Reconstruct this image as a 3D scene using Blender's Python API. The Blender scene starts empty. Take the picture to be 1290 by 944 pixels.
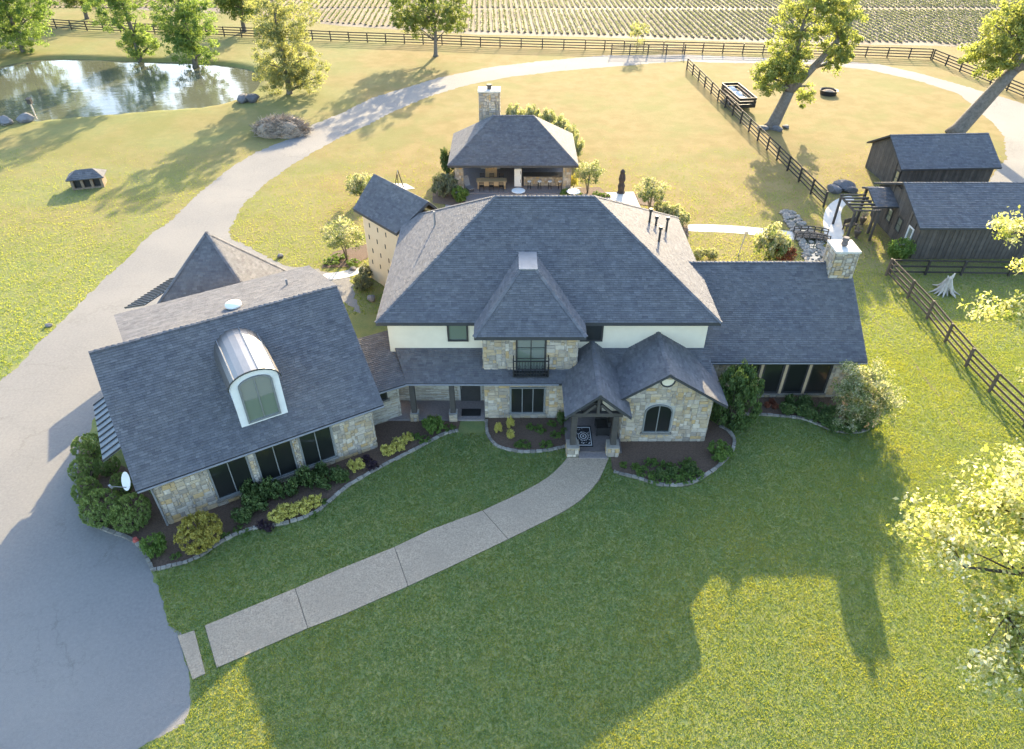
import bpy, bmesh, math, random
import numpy as np
from mathutils import Vector, Matrix

# ------------------------------------------------------------------ camera, sky, sun, exposure
scn = bpy.context.scene
CAM_H = 27.0; FPX = 887.0; PITCH = math.radians(38.2)
cam_d = bpy.data.cameras.new('camera'); cam = bpy.data.objects.new('camera', cam_d)
scn.collection.objects.link(cam); scn.camera = cam
cam.location = (0, 0, CAM_H); cam.rotation_euler = (math.pi/2-PITCH, 0, 0)
cam_d.sensor_width = 36; cam_d.sensor_fit = 'HORIZONTAL'; cam_d.lens = FPX/1290*36
cam_d.clip_start = 0.1; cam_d.clip_end = 4000
SUN_EL = math.radians(19.6); SUN_AZ = math.radians(12.3)          # azimuth measured from +Y towards +X
w = bpy.data.worlds.new('World'); scn.world = w; w.use_nodes = True
wn = w.node_tree.nodes; wl = w.node_tree.links
bg = wn['Background']; sky = wn.new('ShaderNodeTexSky'); sky.sky_type = 'NISHITA'; sky.sun_disc = False
sky.sun_elevation = SUN_EL; sky.sun_rotation = SUN_AZ; sky.air_density = 1.0; sky.dust_density = 1.6; sky.ozone_density = 1.6
wl.new(sky.outputs[0], bg.inputs[0]); bg.inputs[1].default_value = 0.135
sd = bpy.data.lights.new('sun', 'SUN'); sd.energy = 3.4; sd.angle = math.radians(0.5); sd.color = (1, 0.8, 0.5)
sun = bpy.data.objects.new('sun', sd); scn.collection.objects.link(sun); sun.location = (20, 80, 60)
S = Vector((math.cos(SUN_EL)*math.sin(SUN_AZ), math.cos(SUN_EL)*math.cos(SUN_AZ), math.sin(SUN_EL)))
sun.rotation_euler = (-S).to_track_quat('-Z', 'Y').to_euler()
vs = scn.view_settings; vs.view_transform = 'Standard'; vs.look = 'None'; vs.gamma = 1; vs.use_curve_mapping = False
vs.exposure = 2.5

R = random.Random(7); NR = np.random.default_rng(7)
COL = scn.collection

# ------------------------------------------------------------------ helpers
_f = np.array([0, math.cos(PITCH), -math.sin(PITCH)]); _u = np.array([0, math.sin(PITCH), math.cos(PITCH)]); _r = np.array([1., 0, 0])
_C = np.array([0, 0, CAM_H])
def ray(px, py): return _f+_r*(px-645)/FPX-_u*(py-472)/FPX
def G(px, py, z=0.0):                       # photo pixel -> point at height z
    d = ray(px, py); p = _C+d*((z-CAM_H)/d[2]); return (float(p[0]), float(p[1]), z)
def G2(l): return [G(x, y)[:2] for x, y in l]

def link(o, parent=None, local=False):
    COL.objects.link(o)
    if parent is not None:
        o.parent = parent
        if not local and parent.type == 'EMPTY':
            o.matrix_parent_inverse = Matrix.Translation(-Vector(parent.location))
    return o
def tag(o, label=None, cat=None, group=None, kind=None):
    if label: o['label'] = label
    if cat: o['category'] = cat
    if group: o['group'] = group
    if kind: o['kind'] = kind
    return o
def thing(name, label, cat, loc, group=None, rz=0):
    o = bpy.data.objects.new(name, None); o.location = loc; o.rotation_euler = (0, 0, rz); o.empty_display_size = .3
    COL.objects.link(o); return tag(o, label, cat, group)
def copy_thing(root, loc, rz=0, scale=1, label=None):
    r = root.copy(); COL.objects.link(r); r.location = loc; r.rotation_euler = (0, 0, rz)
    r.scale = (scale,)*3 if not isinstance(scale, tuple) else scale
    if label: r['label'] = label
    for ch in root.children:
        c = ch.copy(); COL.objects.link(c); c.parent = r
        for g in ch.children:
            d = g.copy(); COL.objects.link(d); d.parent = c
    return r

class MB:
    def __init__(s): s.v = []; s.f = []; s.r = []
    def add(s, v, f, r=0.0):
        o = len(s.v); s.v += [tuple(p) for p in v]; s.f += [tuple(i+o for i in q) for q in f]; s.r += [r]*len(f); return s
    def box(s, x0, x1, y0, y1, z0, z1, r=0.0):
        v = [(x, y, z) for z in (z0, z1) for y in (y0, y1) for x in (x0, x1)]
        return s.add(v, BOXF, r)
    def fbox(s, F, u0, u1, v0, v1, w0, w1, r=0.0):
        O, U, N = F
        v = [O+U*u+Vector((0, 0, vv))+N*ww for vv in (v0, v1) for ww in (w1, w0) for u in (u0, u1)]
        return s.add(v, BOXF, r)
    def bar(s, a, b, w, h=None, r=0.0):                        # rectangular bar
        a = Vector(a); b = Vector(b); h = h or w; d = (b-a).normalized()
        x = d.cross(Vector((0, 0, 1)));  x = x.normalized() if x.length > 1e-4 else Vector((1, 0, 0)); y = x.cross(d)
        v = [p+x*sx*w/2+y*sy*h/2 for p in (a, b) for sx, sy in ((-1, -1), (1, -1), (1, 1), (-1, 1))]
        return s.add(v, [(3, 2, 1, 0), (4, 5, 6, 7), (0, 1, 5, 4), (1, 2, 6, 5), (2, 3, 7, 6), (3, 0, 4, 7)], r)
    def tube(s, pts, rad, n=8, r=0.0, cap=True):
        pts = [Vector(p) for p in pts]; base = len(s.v); rings = []
        if not hasattr(rad, '__len__'): rad = [rad]*len(pts)
        for i, p in enumerate(pts):
            d = (pts[min(i+1, len(pts)-1)]-pts[max(i-1, 0)]).normalized()
            x = d.cross(Vector((0.13, 0.21, 0.97))); x = x.normalized() if x.length > 1e-3 else Vector((1, 0, 0)); y = d.cross(x)
            rings.append([p+(x*math.cos(t)+y*math.sin(t))*rad[i] for t in [2*math.pi*k/n for k in range(n)]])
        v = [q for g in rings for q in g]; f = []
        for i in range(len(pts)-1):
            for k in range(n): f.append((i*n+k, i*n+(k+1) % n, (i+1)*n+(k+1) % n, (i+1)*n+k))
        if cap: f.append(tuple(range(n-1, -1, -1))); f.append(tuple((len(pts)-1)*n+k for k in range(n)))
        return s.add(v, f, r)
    def lathe(s, c, prof, n=16, r=0.0):
        v = []; f = []
        for (rr, z) in prof:
            for k in range(n): t = 2*math.pi*k/n; v.append((c[0]+rr*math.cos(t), c[1]+rr*math.sin(t), c[2]+z))
        for i in range(len(prof)-1):
            for k in range(n): f.append((i*n+k, i*n+(k+1) % n, (i+1)*n+(k+1) % n, (i+1)*n+k))
        f.append(tuple(range(n-1, -1, -1))); f.append(tuple((len(prof)-1)*n+k for k in range(n)))
        return s.add(v, f, r)
    def prism(s, poly, off, r=0.0):                            # 3D polygon + offset vector
        n = len(poly); a = [Vector(p) for p in poly]; o = Vector(off)
        return s.add(a+[p+o for p in a], [tuple(range(n)), tuple(range(2*n-1, n-1, -1))]+[(i, n+i, n+(i+1) % n, (i+1) % n) for i in range(n)], r)
    def mesh(s, name, mat):
        me = bpy.data.meshes.new(name); me.from_pydata(s.v, [], s.f)
        at = me.attributes.new('rnd', 'FLOAT', 'FACE'); at.data.foreach_set('value', s.r)
        bm = bmesh.new(); bm.from_mesh(me); bmesh.ops.recalc_face_normals(bm, faces=bm.faces); bm.to_mesh(me); bm.free()
        me.materials.append(mat); return me
    def build(s, name, mat, parent=None, local=False, kind=None, smooth=False):
        me = s.mesh(name, mat)
        if smooth: me.polygons.foreach_set('use_smooth', [True]*len(me.polygons))
        o = bpy.data.objects.new(name, me); link(o, parent, local)
        if kind: o['kind'] = kind
        return o
BOXF = [(0, 2, 3, 1), (4, 5, 7, 6), (0, 1, 5, 4), (1, 3, 7, 5), (3, 2, 6, 7), (2, 0, 4, 6)]

def npmesh(name, V, nper, rnd, mat, faces=None):               # V: (n*nper,3) each face its own verts
    n = len(V)//nper; me = bpy.data.meshes.new(name)
    me.vertices.add(len(V)); me.vertices.foreach_set('co', np.ascontiguousarray(V, dtype=np.float32).ravel())
    me.loops.add(n*nper); me.loops.foreach_set('vertex_index', np.arange(n*nper, dtype=np.int32))
    me.polygons.add(n); me.polygons.foreach_set('loop_start', np.arange(0, n*nper, nper, dtype=np.int32))
    at = me.attributes.new('rnd', 'FLOAT', 'FACE'); at.data.foreach_set('value', np.ascontiguousarray(rnd, dtype=np.float32))
    me.update(calc_edges=True); me.materials.append(mat); return me

# ------------------------------------------------------------------ materials
def mat(name, c1, c2=None, scale=6, rough=.8, bump=.15, bscale=None, rnd=0.0, metallic=0, spec=.4, ramp=None, detail=6, big=None):
    m = bpy.data.materials.new(name); m.use_nodes = True; nt = m.node_tree; N = nt.nodes; L = nt.links; b = N['Principled BSDF']
    b.inputs['Roughness'].default_value = rough; b.inputs['Metallic'].default_value = metallic; b.inputs['Specular IOR Level'].default_value = spec
    c2 = c2 or tuple(x*.75 for x in c1)
    tc = N.new('ShaderNodeNewGeometry'); no = N.new('ShaderNodeTexNoise'); no.inputs['Scale'].default_value = scale; no.inputs['Detail'].default_value = detail
    no.inputs['Roughness'].default_value = .65
    L.new(tc.outputs['Position'], no.inputs['Vector'])
    cr = N.new('ShaderNodeValToRGB'); cr.color_ramp.elements[0].position = .3; cr.color_ramp.elements[1].position = .7
    cr.color_ramp.elements[0].color = (*c1, 1); cr.color_ramp.elements[1].color = (*c2, 1)
    L.new(no.outputs['Fac'], cr.inputs[0]); out = cr.outputs[0]
    if big:                                                    # large soft stains: (scale, colour, amount)
        n2 = N.new('ShaderNodeTexNoise'); n2.inputs['Scale'].default_value = big[0]; n2.inputs['Detail'].default_value = 5; L.new(tc.outputs['Position'], n2.inputs['Vector'])
        mr = N.new('ShaderNodeMapRange'); mr.inputs[1].default_value = .42; mr.inputs[2].default_value = .68; mr.inputs[4].default_value = big[2]
        L.new(n2.outputs['Fac'], mr.inputs[0]); mx = N.new('ShaderNodeMix'); mx.data_type = 'RGBA'
        L.new(mr.outputs[0], mx.inputs[0]); L.new(out, mx.inputs[6]); mx.inputs[7].default_value = (*big[1], 1); out = mx.outputs[2]
    if rnd or ramp:
        at = N.new('ShaderNodeAttribute'); at.attribute_name = 'rnd'; oi = N.new('ShaderNodeObjectInfo')
        ad = N.new('ShaderNodeMath'); ad.operation = 'ADD'; L.new(at.outputs['Fac'], ad.inputs[0]); L.new(oi.outputs['Random'], ad.inputs[1])
        fr = N.new('ShaderNodeMath'); fr.operation = 'FRACT'; L.new(ad.outputs[0], fr.inputs[0])
        if ramp:
            r2 = N.new('ShaderNodeValToRGB'); r2.color_ramp.interpolation = 'LINEAR'; e = r2.color_ramp.elements
            for i, c in enumerate(ramp):
                p = i/(len(ramp)-1)
                if i == 0: el = e[0]
                elif i == len(ramp)-1: el = e[len(e)-1]
                else: el = e.new(p)
                el.position = p; el.color = (*c, 1)
            L.new(fr.outputs[0], r2.inputs[0])
            mx = N.new('ShaderNodeMix'); mx.data_type = 'RGBA'; mx.blend_type = 'MULTIPLY'; mx.inputs[0].default_value = 1
            L.new(out, mx.inputs[6]); L.new(r2.outputs[0], mx.inputs[7]); out = mx.outputs[2]
        else:
            mr = N.new('ShaderNodeMapRange'); mr.inputs[3].default_value = 1-rnd; mr.inputs[4].default_value = 1+rnd; L.new(fr.outputs[0], mr.inputs[0])
            mx = N.new('ShaderNodeVectorMath'); mx.operation = 'SCALE'; L.new(out, mx.inputs[0]); L.new(mr.outputs[0], mx.inputs['Scale']); out = mx.outputs[0]
    L.new(out, b.inputs['Base Color'])
    if bump:
        nb = N.new('ShaderNodeTexNoise'); nb.inputs['Scale'].default_value = bscale or scale*4; nb.inputs['Detail'].default_value = 6
        L.new(tc.outputs['Position'], nb.inputs['Vector']); bp = N.new('ShaderNodeBump'); bp.inputs['Strength'].default_value = bump; bp.inputs['Distance'].default_value = .05
        L.new(nb.outputs['Fac'], bp.inputs['Height']); L.new(bp.outputs[0], b.inputs['Normal'])
    return m

def leafmat(name, cols, trans=.45, rough=.55, tcol=(1.25, 1.2, .6)):
    m = bpy.data.materials.new(name); m.use_nodes = True; nt = m.node_tree; N = nt.nodes; L = nt.links; b = N['Principled BSDF']
    at = N.new('ShaderNodeAttribute'); at.attribute_name = 'rnd'; cr = N.new('ShaderNodeValToRGB'); e = cr.color_ramp.elements
    for i, c in enumerate(cols):
        p = i/(len(cols)-1); el = e[0] if i == 0 else (e[len(e)-1] if i == len(cols)-1 else e.new(p)); el.position = p; el.color = (*c, 1)
    L.new(at.outputs['Fac'], cr.inputs[0]); L.new(cr.outputs[0], b.inputs['Base Color']); b.inputs['Roughness'].default_value = rough; b.inputs['Specular IOR Level'].default_value = .25
    tr = N.new('ShaderNodeBsdfTranslucent'); mx = N.new('ShaderNodeMix'); mx.data_type = 'RGBA'; mx.blend_type = 'MULTIPLY'; mx.inputs[0].default_value = 1
    L.new(cr.outputs[0], mx.inputs[6]); mx.inputs[7].default_value = (*tcol, 1); L.new(mx.outputs[2], tr.inputs[0])
    ms = N.new('ShaderNodeMixShader'); ms.inputs[0].default_value = trans; L.new(b.outputs[0], ms.inputs[1]); L.new(tr.outputs[0], ms.inputs[2])
    L.new(ms.outputs[0], N['Material Output'].inputs[0]); return m

M = {}
M['shingle'] = mat('shingle', (.14, .14, .148), (.092, .093, .1), 2.5, .85, .3, 60, ramp=[(.74, .74, .78), (1.0, 1.0, 1.0), (.86, .87, .9), (1.17, 1.17, 1.16), (.9, .9, .92)], big=(.35, (.15, .142, .135), .5))
M['fascia'] = mat('fascia', (.05, .052, .055), (.04, .04, .043), 4, .6, .05)
M['gutter'] = mat('gutter', (.22, .22, .225), (.17, .17, .175), 4, .5, .0)
M['stucco'] = mat('stucco', (.72, .64, .49), (.66, .58, .44), 1.2, .9, .15, 40)
M['stucco_tan'] = mat('stucco_tan', (.62, .5, .34), (.56, .45, .3), 1.2, .9, .15, 40)
M['stone'] = mat('stone', (.95, .95, .95), (.7, .7, .7), 6, .9, .5, 22, ramp=[(.4, .32, .23), (.55, .46, .33), (.3, .26, .21), (.6, .52, .42), (.52, .36, .17), (.42, .36, .29), (.64, .56, .45), (.34, .3, .26), (.54, .41, .24)])
M['mortar'] = mat('mortar', (.42, .4, .36), (.34, .32, .29), 10, .95, .2)
M['ledge'] = mat('ledge', (.95, .95, .95), (.7, .7, .7), 8, .9, .4, 25, ramp=[(.42, .37, .28), (.55, .5, .4), (.33, .29, .23), (.6, .56, .47), (.38, .3, .2)])
M['trim'] = mat('trim', (.045, .043, .042), (.035, .033, .032), 5, .6, .1)
M['beam'] = mat('beam', (.07, .062, .055), (.05, .045, .04), 5, .75, .2)
M['wframe'] = mat('wframe', (.2, .205, .2), (.16, .165, .16), 5, .5, .05)
M['white'] = mat('white', (.72, .71, .68), (.66, .65, .62), 3, .6, .05)
M['metal_white'] = mat('metal_white', (.3, .28, .26), (.25, .235, .22), .8, .36, .02, metallic=.85)
M['seam'] = mat('seam', (.2, .22, .24), (.15, .165, .18), 1.5, .45, .02, metallic=.4)
M['iron'] = mat('iron', (.02, .02, .022), (.015, .015, .016), 5, .5, .05)
M['brick'] = mat('brick', (.22, .19, .18), (.15, .13, .125), 9, .85, .3, 30, rnd=.3)
M['asphalt'] = mat('asphalt', (.205, .198, .188), (.15, .147, .142), 7, .92, .5, 45, big=(.12, (.25, .235, .21), .5), detail=12)
def add_cracks(m, scale, col, width):
    nt = m.node_tree; N = nt.nodes; L = nt.links; b = N['Principled BSDF']; src = b.inputs['Base Color'].links[0].from_socket
    g = N.new('ShaderNodeNewGeometry'); n = N.new('ShaderNodeTexNoise'); n.inputs['Scale'].default_value = .6; n.inputs['Detail'].default_value = 8; n.inputs['Roughness'].default_value = .7; L.new(g.outputs['Position'], n.inputs['Vector'])
    sc = N.new('ShaderNodeVectorMath'); sc.operation = 'SCALE'; sc.inputs['Scale'].default_value = 2.2; L.new(n.outputs['Color'], sc.inputs[0])
    ad = N.new('ShaderNodeVectorMath'); ad.operation = 'ADD'; L.new(g.outputs['Position'], ad.inputs[0]); L.new(sc.outputs[0], ad.inputs[1])
    v = N.new('ShaderNodeTexVoronoi'); v.feature = 'DISTANCE_TO_EDGE'; v.inputs['Scale'].default_value = scale; L.new(ad.outputs[0], v.inputs['Vector'])
    mr = N.new('ShaderNodeMapRange'); mr.inputs[1].default_value = 0; mr.inputs[2].default_value = width; mr.inputs[3].default_value = .34; mr.inputs[4].default_value = 0; L.new(v.outputs['Distance'], mr.inputs[0])
    gate = N.new('ShaderNodeTexNoise'); gate.inputs['Scale'].default_value = .22; L.new(g.outputs['Position'], gate.inputs['Vector'])
    gm = N.new('ShaderNodeMapRange'); gm.inputs[1].default_value = .46; gm.inputs[2].default_value = .6; L.new(gate.outputs['Fac'], gm.inputs[0])
    mu = N.new('ShaderNodeMath'); mu.operation = 'MULTIPLY'; L.new(mr.outputs[0], mu.inputs[0]); L.new(gm.outputs[0], mu.inputs[1])
    mx = N.new('ShaderNodeMix'); mx.data_type = 'RGBA'; L.new(mu.outputs[0], mx.inputs[0]); L.new(src, mx.inputs[6]); mx.inputs[7].default_value = (*col, 1); L.new(mx.outputs[2], b.inputs['Base Color'])
add_cracks(M['asphalt'], .16, (.09, .085, .075), .012); add_cracks(M['asphalt'], .5, (.11, .105, .095), .02)
M['aggregate'] = mat('aggregate', (.5, .395, .28), (.19, .148, .105), 15, .9, .6, 40, big=(.4, (.29, .23, .165), .5), detail=9)
M['concrete'] = mat('concrete', (.55, .53, .48), (.47, .45, .41), 1.5, .9, .1, big=(.5, (.38, .36, .33), .4))
M['mulch'] = mat('mulch', (.15, .1, .07), (.075, .05, .035), 14, .95, .9, 25)
M['edging'] = mat('edging', (.27, .245, .205), (.19, .175, .15), 7, .9, .4, 20, rnd=.3)
M['fence'] = mat('fence', (.05, .042, .036), (.03, .026, .023), 3, .75, .3, rnd=.25)
M['fence_brown'] = mat('fence_brown', (.13, .095, .07), (.08, .06, .045), 3, .75, .3, rnd=.25)
M['barn'] = mat('barn', (.105, .09, .075), (.065, .057, .05), 2, .85, .4, 12, rnd=.22)
M['bark'] = mat('bark', (.2, .175, .145), (.1, .085, .07), 4, .95, .8, 9)
M['bark_dark'] = mat('bark_dark', (.07, .055, .045), (.045, .036, .03), 6, .95, .5)
M['wood'] = mat('wood', (.5, .36, .2), (.4, .28, .15), 4, .6, .1)
M['rock'] = mat('rock', (.17, .165, .165), (.1, .097, .1), 2.5, .9, .6, 9, rnd=.3)
M['black'] = mat('black', (.02, .02, .021), (.014, .014, .015), 5, .55, .05)
M['mud'] = mat('mud', (.14, .115, .083), (.105, .087, .063), .8, .85, .3, 6, big=(.06, (.22, .19, .15), .9), spec=.15)
M['ridge'] = mat('ridge', (.19, .155, .11), (.12, .1, .07), 1.5, .95, .6, 8)
M['dead'] = mat('dead', (.36, .29, .22), (.22, .175, .13), 7, .95, .6, rnd=.45)
M['driftwood'] = mat('driftwood', (.5, .45, .38), (.36, .32, .27), 5, .9, .3, rnd=.2)
M['shelter'] = mat('shelter', (.24, .18, .125), (.17, .13, .09), 4, .85, .2)
M['cream'] = mat('cream', (.45, .34, .22), (.38, .28, .18), 3, .8, .1)

def glassmat(name, base, refl):
    m = bpy.data.materials.new(name); m.use_nodes = True; nt = m.node_tree; N = nt.nodes; L = nt.links; b = N['Principled BSDF']
    b.inputs['Base Color'].default_value = (*base, 1); b.inputs['Roughness'].default_value = .35
    g = N.new('ShaderNodeBsdfGlossy'); g.inputs['Roughness'].default_value = .03; g.inputs['Color'].default_value = (.85, .9, .88, 1)
    ms = N.new('ShaderNodeMixShader'); fr = N.new('ShaderNodeFresnel'); fr.inputs[0].default_value = 1.5
    ad = N.new('ShaderNodeMath'); ad.operation = 'ADD'; ad.inputs[1].default_value = refl; L.new(fr.outputs[0], ad.inputs[0])
    no = N.new('ShaderNodeTexNoise'); no.inputs['Scale'].default_value = .9; tc = N.new('ShaderNodeNewGeometry'); L.new(tc.outputs['Position'], no.inputs['Vector'])
    bp = N.new('ShaderNodeBump'); bp.inputs['Strength'].default_value = .04; L.new(no.outputs['Fac'], bp.inputs['Height']); L.new(bp.outputs[0], g.inputs['Normal'])
    L.new(ad.outputs[0], ms.inputs[0]); L.new(b.outputs[0], ms.inputs[1]); L.new(g.outputs[0], ms.inputs[2]); L.new(ms.outputs[0], N['Material Output'].inputs[0]); return m
M['glass'] = glassmat('glass', (.012, .014, .014), .06)
M['glass_bright'] = glassmat('glass_bright', (.16, .19, .16), .22)

def watermat():
    m = bpy.data.materials.new('pond_water'); m.use_nodes = True; nt = m.node_tree; N = nt.nodes; L = nt.links; b = N['Principled BSDF']
    b.inputs['Base Color'].default_value = (.1, .105, .07, 1); b.inputs['Roughness'].default_value = .05; b.inputs['IOR'].default_value = 1.33; b.inputs['Specular IOR Level'].default_value = .5
    tc = N.new('ShaderNodeNewGeometry'); mp = N.new('ShaderNodeMapping'); mp.inputs['Scale'].default_value = (.5, 1.2, 1)
    no = N.new('ShaderNodeTexNoise'); no.inputs['Scale'].default_value = 1.1; no.inputs['Detail'].default_value = 4
    L.new(tc.outputs['Position'], mp.inputs[0]); L.new(mp.outputs[0], no.inputs['Vector'])
    bp = N.new('ShaderNodeBump'); bp.inputs['Strength'].default_value = .06; bp.inputs['Distance'].default_value = .3; L.new(no.outputs['Fac'], bp.inputs['Height']); L.new(bp.outputs[0], b.inputs['Normal'])
    return m
M['water'] = watermat()

def groundmat():
    m = bpy.data.materials.new('lawn_soil'); m.use_nodes = True; nt = m.node_tree; N = nt.nodes; L = nt.links; b = N['Principled BSDF']; b.inputs['Roughness'].default_value = .95; b.inputs['Specular IOR Level'].default_value = .1
    tc = N.new('ShaderNodeNewGeometry'); P = tc.outputs['Position']
    def noise(s, d=6, r=.6):
        n = N.new('ShaderNodeTexNoise'); n.inputs['Scale'].default_value = s; n.inputs['Detail'].default_value = d; n.inputs['Roughness'].default_value = r; L.new(P, n.inputs['Vector']); return n.outputs['Fac']
    def rng(x, a, bb, c=0, d=1):
        n = N.new('ShaderNodeMapRange'); n.interpolation_type = 'SMOOTHSTEP'; L.new(x, n.inputs[0]); n.inputs[1].default_value = a; n.inputs[2].default_value = bb; n.inputs[3].default_value = c; n.inputs[4].default_value = d; return n.outputs[0]
    def math_(op, x, y):
        n = N.new('ShaderNodeMath'); n.operation = op; n.use_clamp = True
        for i, q in enumerate((x, y)):
            if isinstance(q, (int, float)): n.inputs[i].default_value = q
            else: L.new(q, n.inputs[i])
        return n.outputs[0]
    def mix(f, x, y, bt='MIX'):
        n = N.new('ShaderNodeMix'); n.data_type = 'RGBA'; n.blend_type = bt
        if isinstance(f, (int, float)): n.inputs[0].default_value = f
        else: L.new(f, n.inputs[0])
        for i, q in ((6, x), (7, y)):
            if isinstance(q, tuple): n.inputs[i].default_value = (*q, 1)
            else: L.new(q, n.inputs[i])
        return n.outputs[2]
    sx = N.new('ShaderNodeSeparateXYZ'); L.new(P, sx.inputs[0]); X, Y = sx.outputs[0], sx.outputs[1]
    green = mix(rng(noise(1.3, 8), .35, .65), (.125, .172, .065), (.18, .2, .072))
    green = mix(rng(noise(9, 6, .7), .4, .66, 0, .35), green, (.27, .245, .1))
    dry = mix(rng(noise(.5, 8, .65), .35, .65), (.19, .145, .055), (.235, .178, .078))
    dry = mix(rng(noise(5, 8, .7), .45, .65, 0, .55), dry, (.17, .155, .066))
    # the mown back yard, dried out between the drive and the fence; the pond side stays greener
    far = rng(Y, 33, 58); east = rng(X, -30, -8)
    pat = rng(noise(.09, 5), .36, .62)
    dryness = math_('MULTIPLY', far, math_('ADD', math_('ADD', math_('MULTIPLY', east, .5), .3), math_('MULTIPLY', pat, .4)))
    col = mix(dryness, green, dry)
    col = mix(math_('MULTIPLY', far, rng(noise(.13, 7, .65), .48, .62, 0, .55)), col, (.15, .155, .05))
    col = mix(rng(noise(.35, 6, .7), .58, .75, 0, .5), col, (.21, .175, .095))
    L.new(col, b.inputs['Base Color'])
    bp = N.new('ShaderNodeBump'); bp.inputs['Strength'].default_value = .7; bp.inputs['Distance'].default_value = .08
    L.new(math_('ADD', math_('MULTIPLY', noise(14, 8, .75), .7), math_('MULTIPLY', noise(2.2, 5, .7), .4)), bp.inputs['Height']); L.new(bp.outputs[0], b.inputs['Normal']); return m
M['ground'] = groundmat()

M['grass'] = leafmat('grass', [(.055, .145, .065), (.078, .18, .08), (.1, .2, .088), (.135, .225, .1)], .6, .6, (5.0, 2.45, .5))
M['leaf_oak'] = leafmat('leaf_oak', [(.14, .19, .06), (.23, .28, .09), (.33, .36, .14), (.45, .45, .22)], .62)
M['leaf_light'] = leafmat('leaf_light', [(.11, .16, .045), (.16, .22, .06), (.2, .23, .08), (.3, .3, .14)], .5)
M['leaf_cypress'] = leafmat('leaf_cypress', [(.09, .17, .06), (.16, .25, .08), (.23, .32, .11), (.32, .38, .16)], .62)
M['leaf_box'] = leafmat('leaf_box', [(.04, .07, .022), (.065, .11, .032), (.095, .145, .045), (.15, .19, .07)], .25)
M['leaf_ball'] = leafmat('leaf_ball', [(.1, .15, .04), (.16, .23, .065), (.23, .3, .095), (.32, .37, .14)], .3)
M['leaf_bright'] = leafmat('leaf_bright', [(.08, .14, .03), (.13, .21, .05), (.19, .27, .07)], .4)
M['leaf_yellow'] = leafmat('leaf_yellow', [(.4, .38, .09), (.56, .52, .14), (.7, .64, .24)], .35)
M['leaf_gold'] = leafmat('leaf_gold', [(.2, .19, .04), (.33, .29, .06), (.42, .35, .08), (.3, .32, .09)], .3)
M['leaf_grey'] = leafmat('leaf_grey', [(.08, .1, .06), (.14, .16, .1), (.2, .21, .14)], .3)
M['leaf_red'] = leafmat('leaf_red', [(.16, .05, .035), (.25, .09, .06), (.2, .12, .06)], .4)
M['leaf_purple'] = leafmat('leaf_purple', [(.03, .018, .03), (.05, .03, .045)], .2)
M['leaf_myrtle'] = leafmat('leaf_myrtle', [(.09, .14, .045), (.16, .22, .08), (.4, .4, .28), (.68, .64, .54)], .5)
M['leaf_catalpa'] = leafmat('leaf_catalpa', [(.16, .22, .05), (.28, .34, .09), (.5, .5, .22), (.75, .73, .55), (.82, .8, .7)], .62, tcol=(1.15, 1.1, .6))
M['leaf_willow'] = leafmat('leaf_willow', [(.17, .21, .09), (.28, .3, .15), (.4, .4, .24)], .6)
M['crop'] = leafmat('crop', [(.1, .14, .04), (.17, .21, .065), (.24, .25, .1)], .45)

# ------------------------------------------------------------------ ground and sheets
def pip(X, Y, poly):
    inside = np.zeros(X.shape, bool); n = len(poly)
    for i in range(n):
        x0, y0 = poly[i]; x1, y1 = poly[(i+1) % n]
        if y0 == y1: continue
        c = ((y0 > Y) != (y1 > Y)) & (X < (x1-x0)*(Y-y0)/(y1-y0)+x0); inside ^= c
    return inside
def pdist(X, Y, poly):
    d = np.full(X.shape, 1e9)
    for i in range(len(poly)):
        x0, y0 = poly[i]; x1, y1 = poly[(i+1) % len(poly)]; dx, dy = x1-x0, y1-y0; L2 = dx*dx+dy*dy+1e-9
        t = np.clip(((X-x0)*dx+(Y-y0)*dy)/L2, 0, 1); d = np.minimum(d, np.hypot(X-x0-t*dx, Y-y0-t*dy))
    return d
def smooth(pts, k=2, closed=True):
    for _ in range(k):
        q = []; n = len(pts)
        for i in range(n if closed else n-1):
            a = pts[i]; b = pts[(i+1) % n]
            q += [tuple(a[j]*.75+b[j]*.25 for j in range(2)), tuple(a[j]*.25+b[j]*.75 for j in range(2))]
        if not closed: q = [pts[0]]+q+[pts[-1]]
        pts = q
    return pts
def sheet(name, pts, z, m, parent=None, thick=0, kind='structure'):
    bm = bmesh.new(); vs_ = [bm.verts.new((x, y, z)) for x, y in pts]; f = bm.faces.new(vs_)
    if f.normal.z < 0: f.normal_flip()
    bm.normal_update()
    if f.normal.z < 0: f.normal_flip()
    if thick:
        r = bmesh.ops.extrude_face_region(bm, geom=[f]); ev = [v for v in r['geom'] if isinstance(v, bmesh.types.BMVert)]
        bmesh.ops.translate(bm, verts=ev, vec=(0, 0, -thick))
    bmesh.ops.triangulate(bm, faces=[f for f in bm.faces if len(f.verts) > 4]); bmesh.ops.recalc_face_normals(bm, faces=bm.faces)
    me = bpy.data.meshes.new(name); bm.to_mesh(me); bm.free(); me.materials.append(m)
    if not thick:
        for p in me.polygons:
            if p.normal.z < 0: p.flip()
    o = bpy.data.objects.new(name, me); link(o, parent)
    if kind: o['kind'] = kind
    return o

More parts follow.
